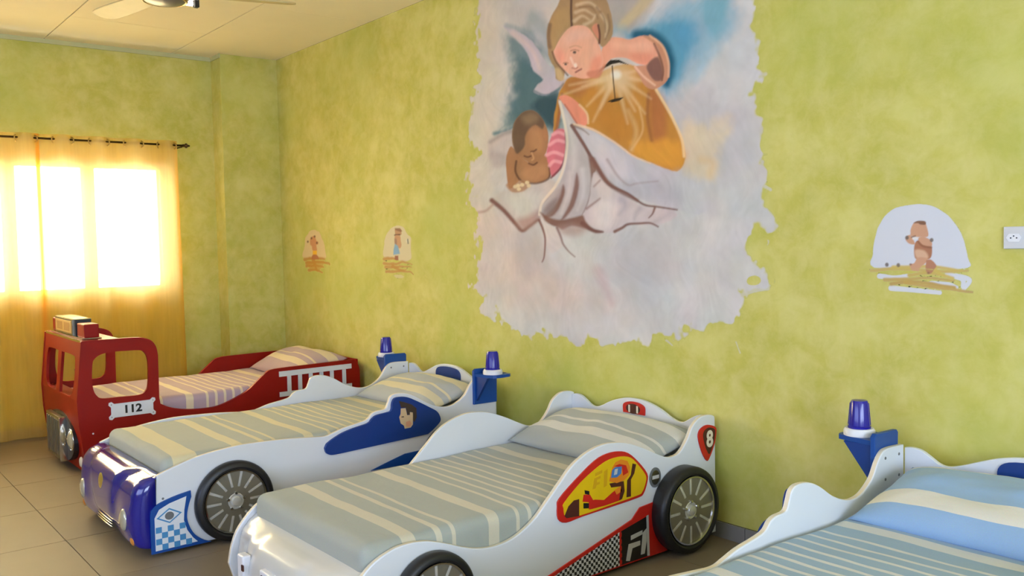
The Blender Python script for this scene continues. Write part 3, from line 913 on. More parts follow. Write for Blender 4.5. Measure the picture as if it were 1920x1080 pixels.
for sgn in (1, -1):
    x0, x1 = (RHW - T, RHW) if sgn > 0 else (-RHW, -RHW + T)
    slab_x('side_board', R_OUT, x0, x1, M['white'], rt, YC, bevel=.004, edge=M['edge'])
    xx = lambda d0, d1: (min(sgn * (RHW + d0), sgn * (RHW + d1)), max(sgn * (RHW + d0), sgn * (RHW + d1)))
    dc = slab_x('cockpit_decal', sm(d6([(140, 780), (160, 690), (340, 480), (560, 260), (700, 180), (830, 155), (940, 175), (1050, 270), (1150, 400), (1152, 500), (1110, 630), (1040, 680), (720, 790), (420, 890), (240, 958), (150, 920)]), 3, True), *xx(0, .007), M['redprint'], rt, YC, bevel=.002)
    slab_x('yellow_field', sm(d6([(205, 790), (212, 730), (400, 500), (600, 320), (720, 245), (850, 212), (960, 225), (1040, 300), (1128, 420), (1130, 500), (1090, 610), (1030, 652), (700, 770), (400, 872), (235, 895)]), 3, True), *xx(.007, .0082), M['yellow'], dc, YC)
    for nme, mm, lv, pts in (
        ('car_nose_print', 'brown', 1, [(215, 880), (260, 770), (320, 705), (380, 690), (380, 880), (240, 905)]),
        ('driver_suit', 'redprint', 1, [(510, 805), (520, 705), (560, 695), (660, 700), (760, 610), (850, 540), (850, 700), (680, 760)]),
        ('driver_collar', 'orange', 2, [(775, 590), (850, 540), (860, 600), (800, 640)]),
        ('seat_print', 'brown', 1, [(960, 420), (980, 290), (1020, 300), (1000, 400), (962, 470), (962, 660), (912, 670), (920, 480)]),
        ('driver_neck', 'brown', 2, [(720, 515), (880, 488), (890, 600), (860, 690), (830, 700), (850, 545), (740, 560)]),
        ('driver_helmet', 'orange', 3, [(718, 490), (735, 400), (755, 330), (790, 275), (850, 245), (920, 260), (950, 330), (940, 420), (880, 480), (800, 510)]),
        ('helmet_band', 'redprint', 4, [(770, 320), (830, 295), (905, 310), (930, 390), (870, 425), (858, 335)]),
        ('helmet_visor', 'visor', 5, [(735, 450), (748, 365), (780, 332), (855, 322), (850, 400), (800, 445)]),
        ('visor_glint', 'silver', 6, [(765, 420), (775, 355), (810, 345), (800, 410)]),
        ('driver_glove', 'redprint', 2, [(418, 720), (430, 640), (500, 640), (535, 700), (512, 805), (488, 805), (488, 725)]),
        ('mirror_print', 'black', 3, [(440, 590), (492, 600), (492, 642), (445, 632)]),
        ('wheel_print', 'black', 3, [(428, 735), (487, 735), (487, 792), (428, 795)]),
        ('faint_letter_f', 'redtint', 1, [(530, 580), (550, 460), (620, 425), (620, 455), (580, 475), (580, 505), (610, 495), (610, 520), (575, 535), (565, 570)]),
        ('faint_letter_f_top', 'redtint', 1, [(560, 400), (640, 360), (640, 395), (560, 435)]),
        ('faint_numeral', 'redtint', 1, [(660, 380), (700, 350), (690, 540), (655, 560)]),
    ):
        slab_x(nme, d6(pts), *xx(.0082, .0082 + .0006 * lv), M[mm], dc, YC)
    st = slab_x('side_stripe', [(1.98, .022), (2.31, .087), (2.56, .152), (2.797, .214), (2.825, .238), (2.848, .257), (2.976, .266), (2.968, .20), (2.970, .146), (2.990, .08), (3.025, .024)], *xx(0, .007), M['redprint'], rt, YC, bevel=.0015)
    slab_x('black_panel', [(2.725, .030), (2.727, .178), (2.893, .210), (2.901, .030)], *xx(.007, .0080), M['black'], st, YC)
    slab_x('checkered_panel', [(2.10, .030), (2.32, .075), (2.56, .136), (2.716, .176), (2.714, .030)], *xx(.007, .0080), M['checker'], st, YC)
    for k in range(5): slab_x('red_dash', [(2.714, .034 + k * .03), (2.728, .034 + k * .03), (2.728, .052 + k * .03), (2.714, .052 + k * .03)], *xx(.008, .0086), M['redprint'], st, YC)
    slab_x('white_bar', [(2.888, .032), (2.885, .212), (2.898, .214), (2.903, .030)], *xx(.008, .0095), M['silver'], st, YC)
    slab_x('letter_f_bar', d7([(1010, 530), (1165, 455), (1165, 510), (1010, 590)]), *xx(.008, .0092), M['silver'], st, YC)
    slab_x('letter_f', d7([(945, 870), (980, 645), (1135, 595), (1135, 655), (1030, 700), (995, 870)]), *xx(.008, .0092), M['silver'], st, YC)
    slab_x('numeral_one', d7([(1170, 490), (1222, 430), (1222, 600), (1195, 770), (1145, 785)]), *xx(.008, .0092), M['silver'], st, YC)
    # fuel cap
    mc = (2.952, .371)
    ring_ = [(mc[0] + .037 * math.cos(t), mc[1] + .045 * math.sin(t)) for t in np.linspace(0, 2 * math.pi, 28)[:-1]]
    cap = slab_x('fuel_cap_print', ring_, *xx(0, .004), M['greyprint'], rt, YC)
    slab_x('fuel_cap_field', [(mc[0] + (a - mc[0]) * .72, mc[1] + (b - mc[1]) * .72) for a, b in ring_], *xx(.004, .0048), M['steel'], cap, YC)
    slab_x('fuel_cap_bar', [(mc[0] - .022, mc[1] - .006), (mc[0] + .022, mc[1] - .006), (mc[0] + .022, mc[1] + .010), (mc[0] - .022, mc[1] + .010)], *xx(.0048, .0056), M['silver'], cap, YC)
    # shield with 8
    shp = sm(e7([(1205, 640), (1225, 550), (1290, 490), (1360, 478), (1448, 515), (1446, 640), (1420, 760), (1370, 900), (1330, 965), (1280, 900), (1235, 780)]), 3, True)
    shd = slab_x('number_shield', shp, *xx(0, .006), M['redprint'], rt, YC, bevel=.0015)
    sc_ = (sum(p[0] for p in shp) / len(shp), sum(p[1] for p in shp) / len(shp))
    slab_x('shield_field', [(sc_[0] + .012 + (a - sc_[0]) * .66, sc_[1] + .006 + (b - sc_[1]) * .74) for a, b in shp], *xx(.006, .0068), M['brown'], shd, YC)
    nb = from_bm('number_eight', text_bm('8', .105, lambda a, b, c: (sgn * (RHW + .0075) + c, sgn * (a * .9) + 3.329 - YC, b + .484), depth=.0006), M['edge'], shd)
    wheel(rt, sgn * RHW, sgn, 3.115, .203, .197, .080, 12)
    wheel(rt, sgn * RHW, sgn, 1.745, .152, .172, .055, 12)
half = [(0, .613), (.06, .610), (.13, .594), (.19, .572), (.24, .548), (.29, .534), (.33, .540), (.37, .563), (.41, .582), (.45, .586), (.478, .580)]
prof = sm([(-a, b) for a, b in reversed(half)][:-1] + half, 4)
hb = slab_y('headboard', [(-.478, .06)] + prof + [(.478, .06)], 3.355 - YC, 3.375 - YC, M['white'], rt, bevel=.003)
hd_ = slab_y('headboard_shield', sm([(-.075, .535), (-.075, .575), (-.045, .592), (0, .597), (.045, .592), (.075, .575), (.075, .535)], 4), 3.348 - YC, 3.355 - YC, M['redprint'], hb)
slab_y('shield_field', [(.05 * math.cos(t) - .004, .560 + .026 * math.sin(t)) for t in np.linspace(0, 2 * math.pi, 21)[:-1]], 3.3472 - YC, 3.348 - YC, M['brown'], hd_)
for a in (-.036, .020): box('shield_bar', (a, a + .012, 3.3462 - YC, 3.3472 - YC, .540, .578), M['edge'], hd_)
box('bed_base', (-RHW + T + .002, RHW - T - .002, 1.52 - YC, 3.35 - YC, .13, .20), M['white'], rt)
# glossy front bumper
nu, nv = 64, 30
P = sm([(1.505, .292), (1.47, .280), (1.425, .262), (1.395, .235), (1.378, .18), (1.370, .11), (1.375, .05), (1.405, .025)], 6); PL = len(P) - 1
V = []; Fc = []
for j in range(nv + 1):
    s = j / nv * PL; k = min(int(s), PL - 1); t = s - k
    y = P[k][0] * (1 - t) + P[k + 1][0] * t; z = P[k][1] * (1 - t) + P[k + 1][1] * t
    for i in range(nu + 1):
        u = -1 + 2 * i / nu; au = abs(u)
        dy = .05 * max(0, (au - .55) / .45) ** 2 * min(1, j / nv * 3)
        lamp = 1 / (1 + math.exp(-(au - .66) * 60)) / (1 + math.exp((au - .90) * 60)) / (1 + math.exp((z - (.245 - .18 * (au - .66))) * 160))
        dy += .022 * lamp
        ridge = 1 / (1 + math.exp((au - .40 - .9 * max(0, .26 - z)) * 40))
        dy -= .014 * ridge * (z < .27)
        V.append((u * (RHW - T - .002), y + dy - YC, z))
for j in range(nv):
    for i in range(nu):
        q = j * (nu + 1) + i; Fc.append((q, q + 1, q + nu + 2, q + nu + 1))
me = bpy.data.meshes.new('front_bumper'); me.from_pydata(V, [], Fc); me.update()
fbp = link('front_bumper', me, M['shinywhite'], rt, smooth=True)
md = fbp.modifiers.new('thickness', 'SOLIDIFY'); md.thickness = .005; md.offset = -1
for s in (-1, 1):
    lathe('headlamp_bulb', [(.0001, 1.395 - YC), (.012, 1.40 - YC), (.018, 1.42 - YC)], M['lamp'], fbp, 16, 'y', (s * .372, 0, .135))
    box('bumper_post', (s * .255 - .030, s * .255 + .030, 1.335 - YC, 1.372 - YC, .03, .205), M['plastic'], fbp, .008, 3)
    box('post_mark', (s * .225 - .009, s * .225 + .009, 1.331 - YC, 1.336 - YC, .148, .172), M['brown'], fbp)
box('badge_plate', (-.075, .03, 1.340 - YC, 1.366 - YC, .10, .195), M['plastic'], fbp, .006, 3)
box('badge_mark', (-.055, -.005, 1.336 - YC, 1.341 - YC, .12, .178), M['brown'], fbp)
mattress(RX, 1.49, 3.335, .474, .20, .383, 'race', 'grey green and cream striped mattress in the race car bed', 7)
pillow(RX, 3.105, .448, 'race', 'grey pillow with cream stripes in the race car bed', 4.4, (.93, .46, .18), .24)

# ------------------------------------------------------------------ fire truck bed
FX, FHW = -6.58, .52
rt = empty('fire_truck_bed', (FX, YC, 0), 'red fire truck bed with windowed cab and number plate, beside the curtain', 'bed')
F_OUT = [(1.388, .012), (1.352, .33), (1.346, .49), (1.384, .862), (1.392, .868)] + sm([(1.56, .868), (1.70, .866), (1.76, .860), (1.812, .838), (1.842, .795), (1.853, .735)], 4) + [(1.850, .448)] + \
    sm([(1.856, .412), (1.913, .381), (1.98, .360), (2.066, .346), (2.186, .341), (2.26, .350), (2.338, .374), (2.41, .404), (2.471, .436), (2.54, .492), (2.605, .544), (2.65, .556), (2.717, .560), (3.0, .563), (3.27, .564), (3.315, .552), (3.343, .520), (3.354, .478)], 4) + [(3.354, .012)]
F_HOLE = sm([(1.447, .716), (1.440, .62), (1.446, .555), (1.462, .517), (1.496, .492), (1.60, .489), (1.722, .488), (1.765, .508), (1.782, .55), (1.788, .65), (1.785, .715), (1.770, .757), (1.738, .779), (1.65, .783), (1.559, .784), (1.495, .772), (1.460, .748)], 4, True)
T = .024
c2 = lambda p: [onx(x, y, -6.06) for x, y in crop(0, 540, 3, p)]
for sgn in (1, -1):
    x0, x1 = (FHW - T, FHW) if sgn > 0 else (-FHW, -FHW + T)
    slab_x('side_board', F_OUT, x0, x1, M['red'], rt, YC, holes=[F_HOLE])
    xx = lambda d0, d1: (min(sgn * (FHW + d0), sgn * (FHW + d1)), max(sgn * (FHW + d0), sgn * (FHW + d1)))
    Y0, Y1, Z0, Z1, n_ = 1.533, 1.820, .349, .458, .016
    po = [(Y0, Z0), (Y0 + n_, Z0 - .004), (Y0 + 2 * n_, Z0 + .010), (Y1 - 2 * n_, Z0 + .010), (Y1 - n_, Z0 - .004), (Y1, Z0), (Y1 + .003, Z0 + n_), (Y1 - .012, Z0 + 2 * n_), (Y1 - .012, Z1 - 2 * n_),
          (Y1 + .003, Z1 - n_), (Y1, Z1), (Y1 - n_, Z1 + .004), (Y1 - 2 * n_, Z1 - .010), (Y0 + 2 * n_, Z1 - .010), (Y0 + n_, Z1 + .004), (Y0, Z1), (Y0 - .003, Z1 - n_), (Y0 + .012, Z1 - 2 * n_), (Y0 + .012, Z0 + 2 * n_), (Y0 - .003, Z0 + n_)]
    npl = slab_x('number_plate', po, *xx(0, .007), M['white'], rt, YC, bevel=.0015)
    from_bm('plate_number', text_bm('112', .070, lambda a, b, c: (sgn * (FHW + .0078) + c, sgn * a * 1.12 + (Y0 + Y1) / 2 - YC, b + (Z0 + Z1) / 2), depth=.0006), M['black'], npl)
    for a, b in ((Y0 + .014, Z0 + .014), (Y1 - .014, Z0 + .014), (Y0 + .014, Z1 - .014), (Y1 - .014, Z1 - .014)):
        lathe('plate_screw', [(.004, sgn * (FHW + .007)), (.003, sgn * (FHW + .009)), (.0001, sgn * (FHW + .0092))], M['greyprint'], npl, 8, 'x', (0, a - YC, b))
    # ladder rail
    lr = slab_x('ladder', [(2.695, .498), (2.695, .536), (3.280, .536), (3.280, .500)], *xx(0, .008), M['white'], rt, YC)
    for a in (2.757, 2.842, 2.928, 3.014, 3.100, 3.203): slab_x('ladder_rung', [(a, .385), (a + .029, .385), (a + .029, .498), (a, .498)], *xx(0, .008), M['white'], lr, YC)
    slab_x('ladder_foot_rail', [(2.695, .352), (2.695, .386), (3.280, .386), (3.280, .352)], *xx(0, .008), M['white'], lr, YC)
    screw(rt, sgn * FHW, 1.433, .274, sgn, M['plastic'])


# cab front: three flat boards set between the side boards, following the slope of the cab
def front_board(name, outline, za, ya, zb, yb, m, holes=None, th=.018, off=.004):
    def f(a, b, t): return (a, ya + (yb - ya) * (b - za) / (zb - za) + off + t - YC, b)
    return from_bm(name, slab_bm(outline, holes, f, 0, th), m, rt)


IW = FHW - T - .001
front_board('cab_front_lower', [(-IW, .014), (IW, .014), (IW, .33), (-IW, .33)], .012, 1.388, .33, 1.352, M['red'])
front_board('cab_front_sill', [(-IW, .33), (IW, .33), (IW, .49), (-IW, .49)], .33, 1.352, .49, 1.346, M['red'])
h1 = sm([(-.40, .70), (-.40, .60), (-.37, .53), (-.30, .50), (-.20, .497), (-.10, .497), (-.075, .52), (-.075, .74), (-.10, .765), (-.34, .765), (-.385, .745)], 3, True)
h2 = sm([(.40, .70), (.40, .60), (.37, .53), (.30, .50), (.16, .497), (.05, .497), (.025, .52), (.025, .74), (.05, .765), (.34, .765), (.385, .745)], 3, True)
front_board('windscreen_frame', [(-IW, .49), (IW, .49), (IW, .862), (-IW, .862)], .49, 1.346, .862, 1.384, M['red'], [h1, h2])
box('dashboard', (-IW, IW, 1.372 - YC, 1.46 - YC, .470, .488), M['red'], rt)
swl = from_bm('steering_wheel', torus_bm(.085, .011, (0, 1, .55), (.16, 1.475 - YC, .575), 28), M['dark'], rt, smooth=True)
from_bm('steering_column', tube_bm([(.16, 1.475 - YC, .575), (.16, 1.42 - YC, .492)], .014, 10), M['dark'], swl)
from_bm('steering_spoke', tube_bm([(.08, 1.475 - YC, .575), (.24, 1.475 - YC, .575)], .008, 8), M['dark'], swl)
rf = box('cab_roof', (-IW, IW, 1.392 - YC, 1.62 - YC, .846, .866), M['red'], rt)
box('roof_edge_strip', (-IW, IW, 1.386 - YC, 1.394 - YC, .856, .870), M['chrome'], rf)
# light bar
lb = box('light_bar_base', (-.44, .44, 1.41 - YC, 1.53 - YC, .868, .878), M['chrome'], rt, .002)
box('red_lamp', (-.44, -.285, 1.425 - YC, 1.515 - YC, .878, .968), M['red'], lb, .006)
box('red_lamp', (.26, .44, 1.425 - YC, 1.515 - YC, .878, .966), M['red'], lb, .006)
box('sign_housing', (-.285, .235, 1.420 - YC, 1.520 - YC, .878, .985), M['dark'], lb, .003)
bx_ = slab_y('sign_frame', [(-.285, .880), (.20, .880), (.20, .985), (-.285, .985)], 1.410 - YC, 1.420 - YC, M['steel'], lb)
slab_y('sign_panel', [(-.26, .893), (.175, .893), (.175, .972), (-.26, .972)], 1.407 - YC, 1.410 - YC, M['amberpanel'], bx_)
box('sign_top', (-.285, .235, 1.412 - YC, 1.520 - YC, .985, .990), M['chrome'], lb)
for k in range(2): slab_y('sign_print', [(-.22 + k * .20, .905), (-.07 + k * .20, .905), (-.07 + k * .20, .960), (-.22 + k * .20, .960)], 1.4062 - YC, 1.407 - YC, M['signprint'], bx_)
# radiator and lamps
yf = lambda z: 1.388 + (1.352 - 1.388) * (z - .012) / .318
gb = slab_y('grille_backing', [(.385 * math.cos(t) + .02, .205 + .165 * math.sin(t)) for t in np.linspace(0, 2 * math.pi, 41)[:-1]], 1.345 - YC, 1.392 - YC, M['dark'], rt)
gr = slab_y('radiator_grille', [(-.215, .060), (.205, .060), (.205, .345), (-.215, .345)], 1.312 - YC, 1.346 - YC, M['steel'], rt, bevel=.004)
for k in range(7): box('grille_fin', (-.19 + k * .055, -.17 + k * .055, 1.306 - YC, 1.313 - YC, .085, .325), M['steel'], gr, .002)
box('grille_edge', (.195, .215, 1.302 - YC, 1.347 - YC, .058, .348), M['chrome'], gr, .003)
for s in (-1, 1):
    hl = lathe('headlamp', [(.0001, 1.322 - YC), (.03, 1.326 - YC), (.06, 1.340 - YC), (.066, 1.350 - YC)], M['lamp'], rt, 28, 'y', (s * .30 + .02, 0, .215))
    from_bm('headlamp_ring', torus_bm(.067, .006, (0, 1, 0), (s * .30 + .02, 1.346 - YC, .215), 28), M['chrome'], hl, smooth=True)
    lathe('fog_lamp', [(.0001, 1.366 - YC), (.025, 1.368 - YC), (.033, 1.374 - YC), (.033, 1.392 - YC)], M['fog'], rt, 24, 'y', (s * .43, 0, .085))
half = [(0, .58), (.12, .576), (.25, .566), (.40, .562), (IW, .562)]
slab_y('headboard', [(-IW, .05)] + sm([(-a, b) for a, b in reversed(half)][:-1] + half, 3) + [(IW, .05)], 3.334 - YC, 3.353 - YC, M['red'], rt)
box('bed_base', (-IW, IW, 1.46 - YC, 3.33 - YC, .19, .27), M['red'], rt)
mattress(FX, 1.475, 3.325, .488, .27, .448, 'fire', 'mauve and cream striped mattress in the red fire truck bed', 17)
pillow(FX, 3.085, .512, 'fire', 'mauve pillow with cream stripes in the red fire truck bed', 9.3, (.84, .46, .19), .24)

# ------------------------------------------------------------------ wall paintings (flat artwork on the wall)
def vnoise(x, y, s, seed):
    """smooth value noise on arrays"""
    rs = np.random.RandomState(seed); g = rs.rand(128, 128)
    x = x * s; y = y * s
    xi = np.floor(x).astype(int); yi = np.floor(y).astype(int); fx = x - xi; fy = y - yi
    fx = fx * fx * (3 - 2 * fx); fy = fy * fy * (3 - 2 * fy)
    a, b = xi % 128, (xi + 1) % 128; c, d = yi % 128, (yi + 1) % 128
    return (g[c, a] * (1 - fx) + g[c, b] * fx) * (1 - fy) + (g[d, a] * (1 - fx) + g[d, b] * fx) * fy


def fnoise(x, y, s, seed, o=4):
    r = 0; t = 0
    for k in range(o):
        r = r + vnoise(x, y, s * 2 ** k, seed + k) / 1.7 ** k; t += 1 / 1.7 ** k
    return r / t


class Painting:
    """sheet of wall paint: a fine grid on the wall whose points carry a colour and a cover value"""
    def __init__(self, x0, x1, z0, z1, step, gain=1.0):
        self.nx = int((x1 - x0) / step) + 1; self.nz = int((z1 - z0) / step) + 1
        self.X, self.Z = np.meshgrid(np.linspace(x0, x1, self.nx), np.linspace(z0, z1, self.nz))
        q = np.stack([self.X, np.full_like(self.X, WALL_Y), self.Z], -1) - CC
        d = q @ CF
        self.px = 960 + F_PX * (q @ CR) / d; self.py = 540 - F_PX * (q @ CU) / d
        self.c = np.zeros(self.X.shape + (3,)); self.a = np.zeros(self.X.shape)
        w = fnoise(self.X, self.Z, 13.0, 5, 3) - .5; w2 = fnoise(self.X, self.Z, 13.0, 25, 3) - .5
        self.wx = w; self.wy = w2; self.gain = gain

    def cover(self, pts, soft, warp):
        P = np.array(pts, float)
        pad = soft + abs(warp) + 2
        m = (self.px > P[:, 0].min() - pad) & (self.px < P[:, 0].max() + pad) & (self.py > P[:, 1].min() - pad) & (self.py < P[:, 1].max() + pad)
        x = self.px[m] + self.wx[m] * 2 * warp; y = self.py[m] + self.wy[m] * 2 * warp
        return P, m, x, y

    def poly(self, pts, rgb, soft=1.2, op=1.0, warp=0.0, smooth=True, to_alpha=False):
        pts = sm([tuple(p) for p in pts], 4, True) if smooth else list(pts)
        P, m, x, y = self.cover(pts, soft, warp)
        d2 = np.full(x.shape, 1e9); ins = np.zeros(x.shape, bool)
        for (x0, y0), (x1, y1) in zip(P, np.roll(P, -1, 0)):
            dx, dy = x1 - x0, y1 - y0; L = dx * dx + dy * dy + 1e-9
            t = np.clip(((x - x0) * dx + (y - y0) * dy) / L, 0, 1)
            d2 = np.minimum(d2, (x - x0 - t * dx) ** 2 + (y - y0 - t * dy) ** 2)
            if y0 != y1:
                cr = (y0 > y) != (y1 > y)
                ins ^= cr & (x < (x1 - x0) * (y - y0) / (y1 - y0) + x0)
        s = np.where(ins, 1, -1) * np.sqrt(d2)
        k = np.clip(.5 + s / (2 * soft), 0, 1); k = k * k * (3 - 2 * k)
        self.blend(m, k * op, rgb, to_alpha)

    def blend(self, m, k, rgb, to_alpha=False):
        if to_alpha: self.a[m] = np.maximum(self.a[m], k); return
        self.c[m] += (np.array(lin(rgb)) - self.c[m]) * k[:, None]

    def stroke(self, pts, w, rgb, soft=1.2, op=1.0, w1=None, warp=0.0, to_alpha=False):
        pts = sm([tuple(p) for p in pts], 6) if len(pts) > 2 else list(pts)
        P, m, x, y = self.cover(pts, soft + w, warp)
        best = np.full(x.shape, -1e9); n = len(P) - 1; w1 = w if w1 is None else w1
        for i in range(n):
            (x0, y0), (x1, y1) = P[i], P[i + 1]
            dx, dy = x1 - x0, y1 - y0; L = dx * dx + dy * dy + 1e-9
            t = np.clip(((x - x0) * dx + (y - y0) * dy) / L, 0, 1)
            d = np.sqrt((x - x0 - t * dx) ** 2 + (y - y0 - t * dy) ** 2)
            ww = (w + (w1 - w) * (i + t) / n) / 2
            best = np.maximum(best, ww - d)
        k = np.clip(.5 + best / (2 * soft), 0, 1); k = k * k * (3 - 2 * k)
        self.blend(m, k * op, rgb, to_alpha)

    def dot(self, c, rx, ry, rgb, soft=1.2, op=1.0, warp=0.0):
        self.poly([(c[0] + rx * math.cos(t), c[1] + ry * math.sin(t)) for t in np.linspace(0, 2 * math.pi, 13)[:-1]], rgb, soft, op, warp)

    def build(self, name, label):
        # brushed-out margin: paint thins to the wall's own yellow green, then stops
        k = np.clip((self.a - .5) * 2, 0, 1); k = k * k * (3 - 2 * k)
        self.c = np.array(lin((198, 194, 104))) / self.gain * (1 - k[..., None]) + self.c * k[..., None]
        keep = self.a > .5
        cell = keep[:-1, :-1] | keep[1:, :-1] | keep[:-1, 1:] | keep[1:, 1:]
        idx = np.arange(self.nx * self.nz).reshape(self.nz, self.nx)
        Q = np.stack([idx[:-1, :-1][cell], idx[:-1, 1:][cell], idx[1:, 1:][cell], idx[1:, :-1][cell]], -1)
        # slide the points just outside the painted edge onto the edge itself, so that the outline is smooth
        gz, gx_ = np.gradient(self.a, self.Z[1, 0] - self.Z[0, 0], self.X[0, 1] - self.X[0, 0])
        step = self.X[0, 1] - self.X[0, 0]
        t = np.where(keep, 0, (.5 - self.a) / (gx_ ** 2 + gz ** 2 + 1e-6))
        self.X = self.X + np.clip(t * gx_, -step, step); self.Z = self.Z + np.clip(t * gz, -step, step)
        self.a = np.ones_like(self.a)
        used = np.unique(Q); re = np.full(self.nx * self.nz, -1); re[used] = np.arange(len(used)); Q = re[Q]
        co = np.stack([self.X.ravel()[used], np.full(len(used), 0.0), self.Z.ravel()[used]], -1)
        ox, oz = float(co[:, 0].mean()), float(co[:, 2].min())
        co[:, 0] -= ox; co[:, 2] -= oz
        me = bpy.data.meshes.new(name)
        me.vertices.add(len(co)); me.vertices.foreach_set('co', co.astype(np.float32).ravel())
        me.loops.add(Q.size); me.loops.foreach_set('vertex_index', Q.astype(np.int32).ravel())
        me.polygons.add(len(Q)); me.polygons.foreach_set('loop_start', np.arange(0, Q.size, 4, dtype=np.int32))
        me.update()
        at = me.color_attributes.new('paint', 'FLOAT_COLOR', 'POINT')
        col = np.concatenate([np.clip(self.c.reshape(-1, 3)[used] * self.gain, 0, .95), self.a.reshape(-1, 1)[used]], 1)
        at.data.foreach_set('color', col.astype(np.float32).ravel())
        o = link(name, me, M['paint'], None, (ox, WALL_Y - .0004, oz))
        return tag(o, label, 'wall painting')


def fm(p): return [(860 + x / 1.6367, y / 1.6367) for x, y in p]      # whole mural
def fn(p): return [(920 + x / 4.321, y / 4.321) for x, y in p]        # upper figure
def fq(p): return [(900 + x / 3.6, 180 + y / 3.6) for x, y in p]      # lower figure
MG = 1.10     # paint is brighter than its photographed tone

mu = Painting(-4.78, -2.22, .84, 3.06, .0052, MG)
X, Z = mu.X, mu.Z
# ground colour with soft clouding
n1 = fnoise(X, Z, 2.2, 40); n2 = fnoise(X, Z, 6, 60)
g1, g2 = np.array(lin((190, 187, 190))), np.array(lin((206, 203, 203)))
mu.c[:] = g1 + (g2 - g1) * np.clip((n1 * .6 + n2 * .4 - .3) * 2.5, 0, 1)[..., None]
# outline of the painted field
mask = [(912, -70), (903, -20), (900, 20), (889, 60), (894, 110), (890, 160), (880, 220), (886, 270), (879, 330), (884, 400), (892, 455), (884, 505), (896, 545), (905, 575), (926, 592), (945, 607),
        (985, 618), (1005, 630), (1040, 628), (1078, 641), (1110, 634), (1140, 650), (1178, 638), (1215, 646), (1240, 634), (1262, 640), (1285, 622), (1310, 618), (1340, 606), (1368, 606), (1392, 588),
        (1396, 560), (1388, 548), (1405, 552), (1438, 536), (1444, 518), (1425, 500), (1412, 478), (1408, 452), (1425, 435), (1452, 425), (1456, 405), (1440, 388), (1425, 385), (1428, 362), (1445, 345),
        (1448, 322), (1440, 305), (1446, 280), (1430, 245), (1420, 205), (1408, 165), (1424, 128), (1412, 112), (1420, 88), (1415, 55), (1417, 25), (1408, -5), (1400, -40), (1390, -80), (1280, -120), (1050, -120)]
mu.poly(mask, (0, 0, 0), 9, 1, 26, True, True)
for p, w in (([(1430, 455), (1440, 452), (1436, 462)], 7), ([(1392, 552), (1420, 545), (1440, 540)], 9), ([(1380, 640), (1388, 660)], 5), ([(1250, 640), (1262, 648)], 6), ([(1432, 350), (1444, 356)], 8)):
    mu.stroke(p, w, (0, 0, 0), 2, .8, None, 4, True)
hole = fm([(925, 430), (955, 425), (958, 455), (935, 470)])
def cut(pts, soft, op):
    P, m_, x, y = mu.cover(pts, soft, 3)
    cx, cy = P.mean(0); rx, ry = np.ptp(P[:, 0]) / 2, np.ptp(P[:, 1]) / 2
    r = np.sqrt(((x - cx) / rx) ** 2 + ((y - cy) / ry) ** 2)
    mu.a[m_] *= 1 - op * np.clip((1.15 - r) * 4, 0, 1)
cut(hole, 2, .75); cut([(1418, 440), (1436, 438), (1438, 470), (1420, 474)], 2, .8); cut([(1400, 522), (1424, 518), (1424, 532), (1402, 534)], 2, .85)
# warm beige down the left, rose haze low down
mu.poly(fm([(40, -40), (150, -40), (140, 200), (120, 420), (90, 700), (20, 700), (20, 200)]), (206, 194, 178), 30, .75, 8)
mu.poly(fm([(30, 640), (190, 690), (260, 800), (470, 930), (330, 960), (120, 930), (40, 850)]), (206, 188, 182), 35, .7, 10)
mu.poly(fm([(180, 720), (250, 720), (260, 820), (190, 850)]), (172, 160, 166), 22, .55, 8)
mu.poly(fm([(470, 740), (640, 720), (700, 830), (560, 880), (470, 820)]), (186, 180, 186), 30, .5, 10)
mu.stroke(fm([(430, 830), (450, 880), (470, 930)]), 20, (190, 164, 170), 10, .6, 8, 3)
mu.poly(fm([(620, 300), (760, 300), (860, 420), (820, 560), (700, 600)]), (184, 180, 188), 40, .6, 10)
mu.poly(fm([(690, 380), (770, 380), (830, 370), (800, 460), (790, 540), (720, 560), (680, 480)]), (220, 198, 160), 18, .65, 14)
mu.stroke(fm([(745, 490), (780, 500), (770, 540)]), 14, (214, 184, 140), 8, .6)
# grey teal shade behind the small figure
mu.poly(fm([(150, 110), (215, 90), (270, 190), (320, 300), (320, 400), (260, 410), (140, 400), (120, 410), (165, 280), (160, 190)]), (104, 128, 134), 16, .9, 12)
mu.poly(fm([(185, 180), (250, 210), (300, 280), (315, 340), (290, 390), (180, 380), (160, 330)]), (70, 104, 114), 14, .85, 12)
mu.poly(fm([(250, 300), (300, 290), (312, 330), (292, 392), (262, 370), (225, 330)]), (36, 70, 82), 9, .9, 6)
mu.poly(fm([(150, 0), (290, 0), (270, 90), (200, 80), (150, 60)]), (190, 180, 176), 22, .7, 8)
mu.stroke(fm([(235, 60), (270, 110), (280, 160)]), 34, (150, 160, 166), 12, .7, 20, 5)
mu.stroke(fm([(110, 410), (150, 400), (175, 385)]), 7, (60, 110, 124), 4, .8, 3)
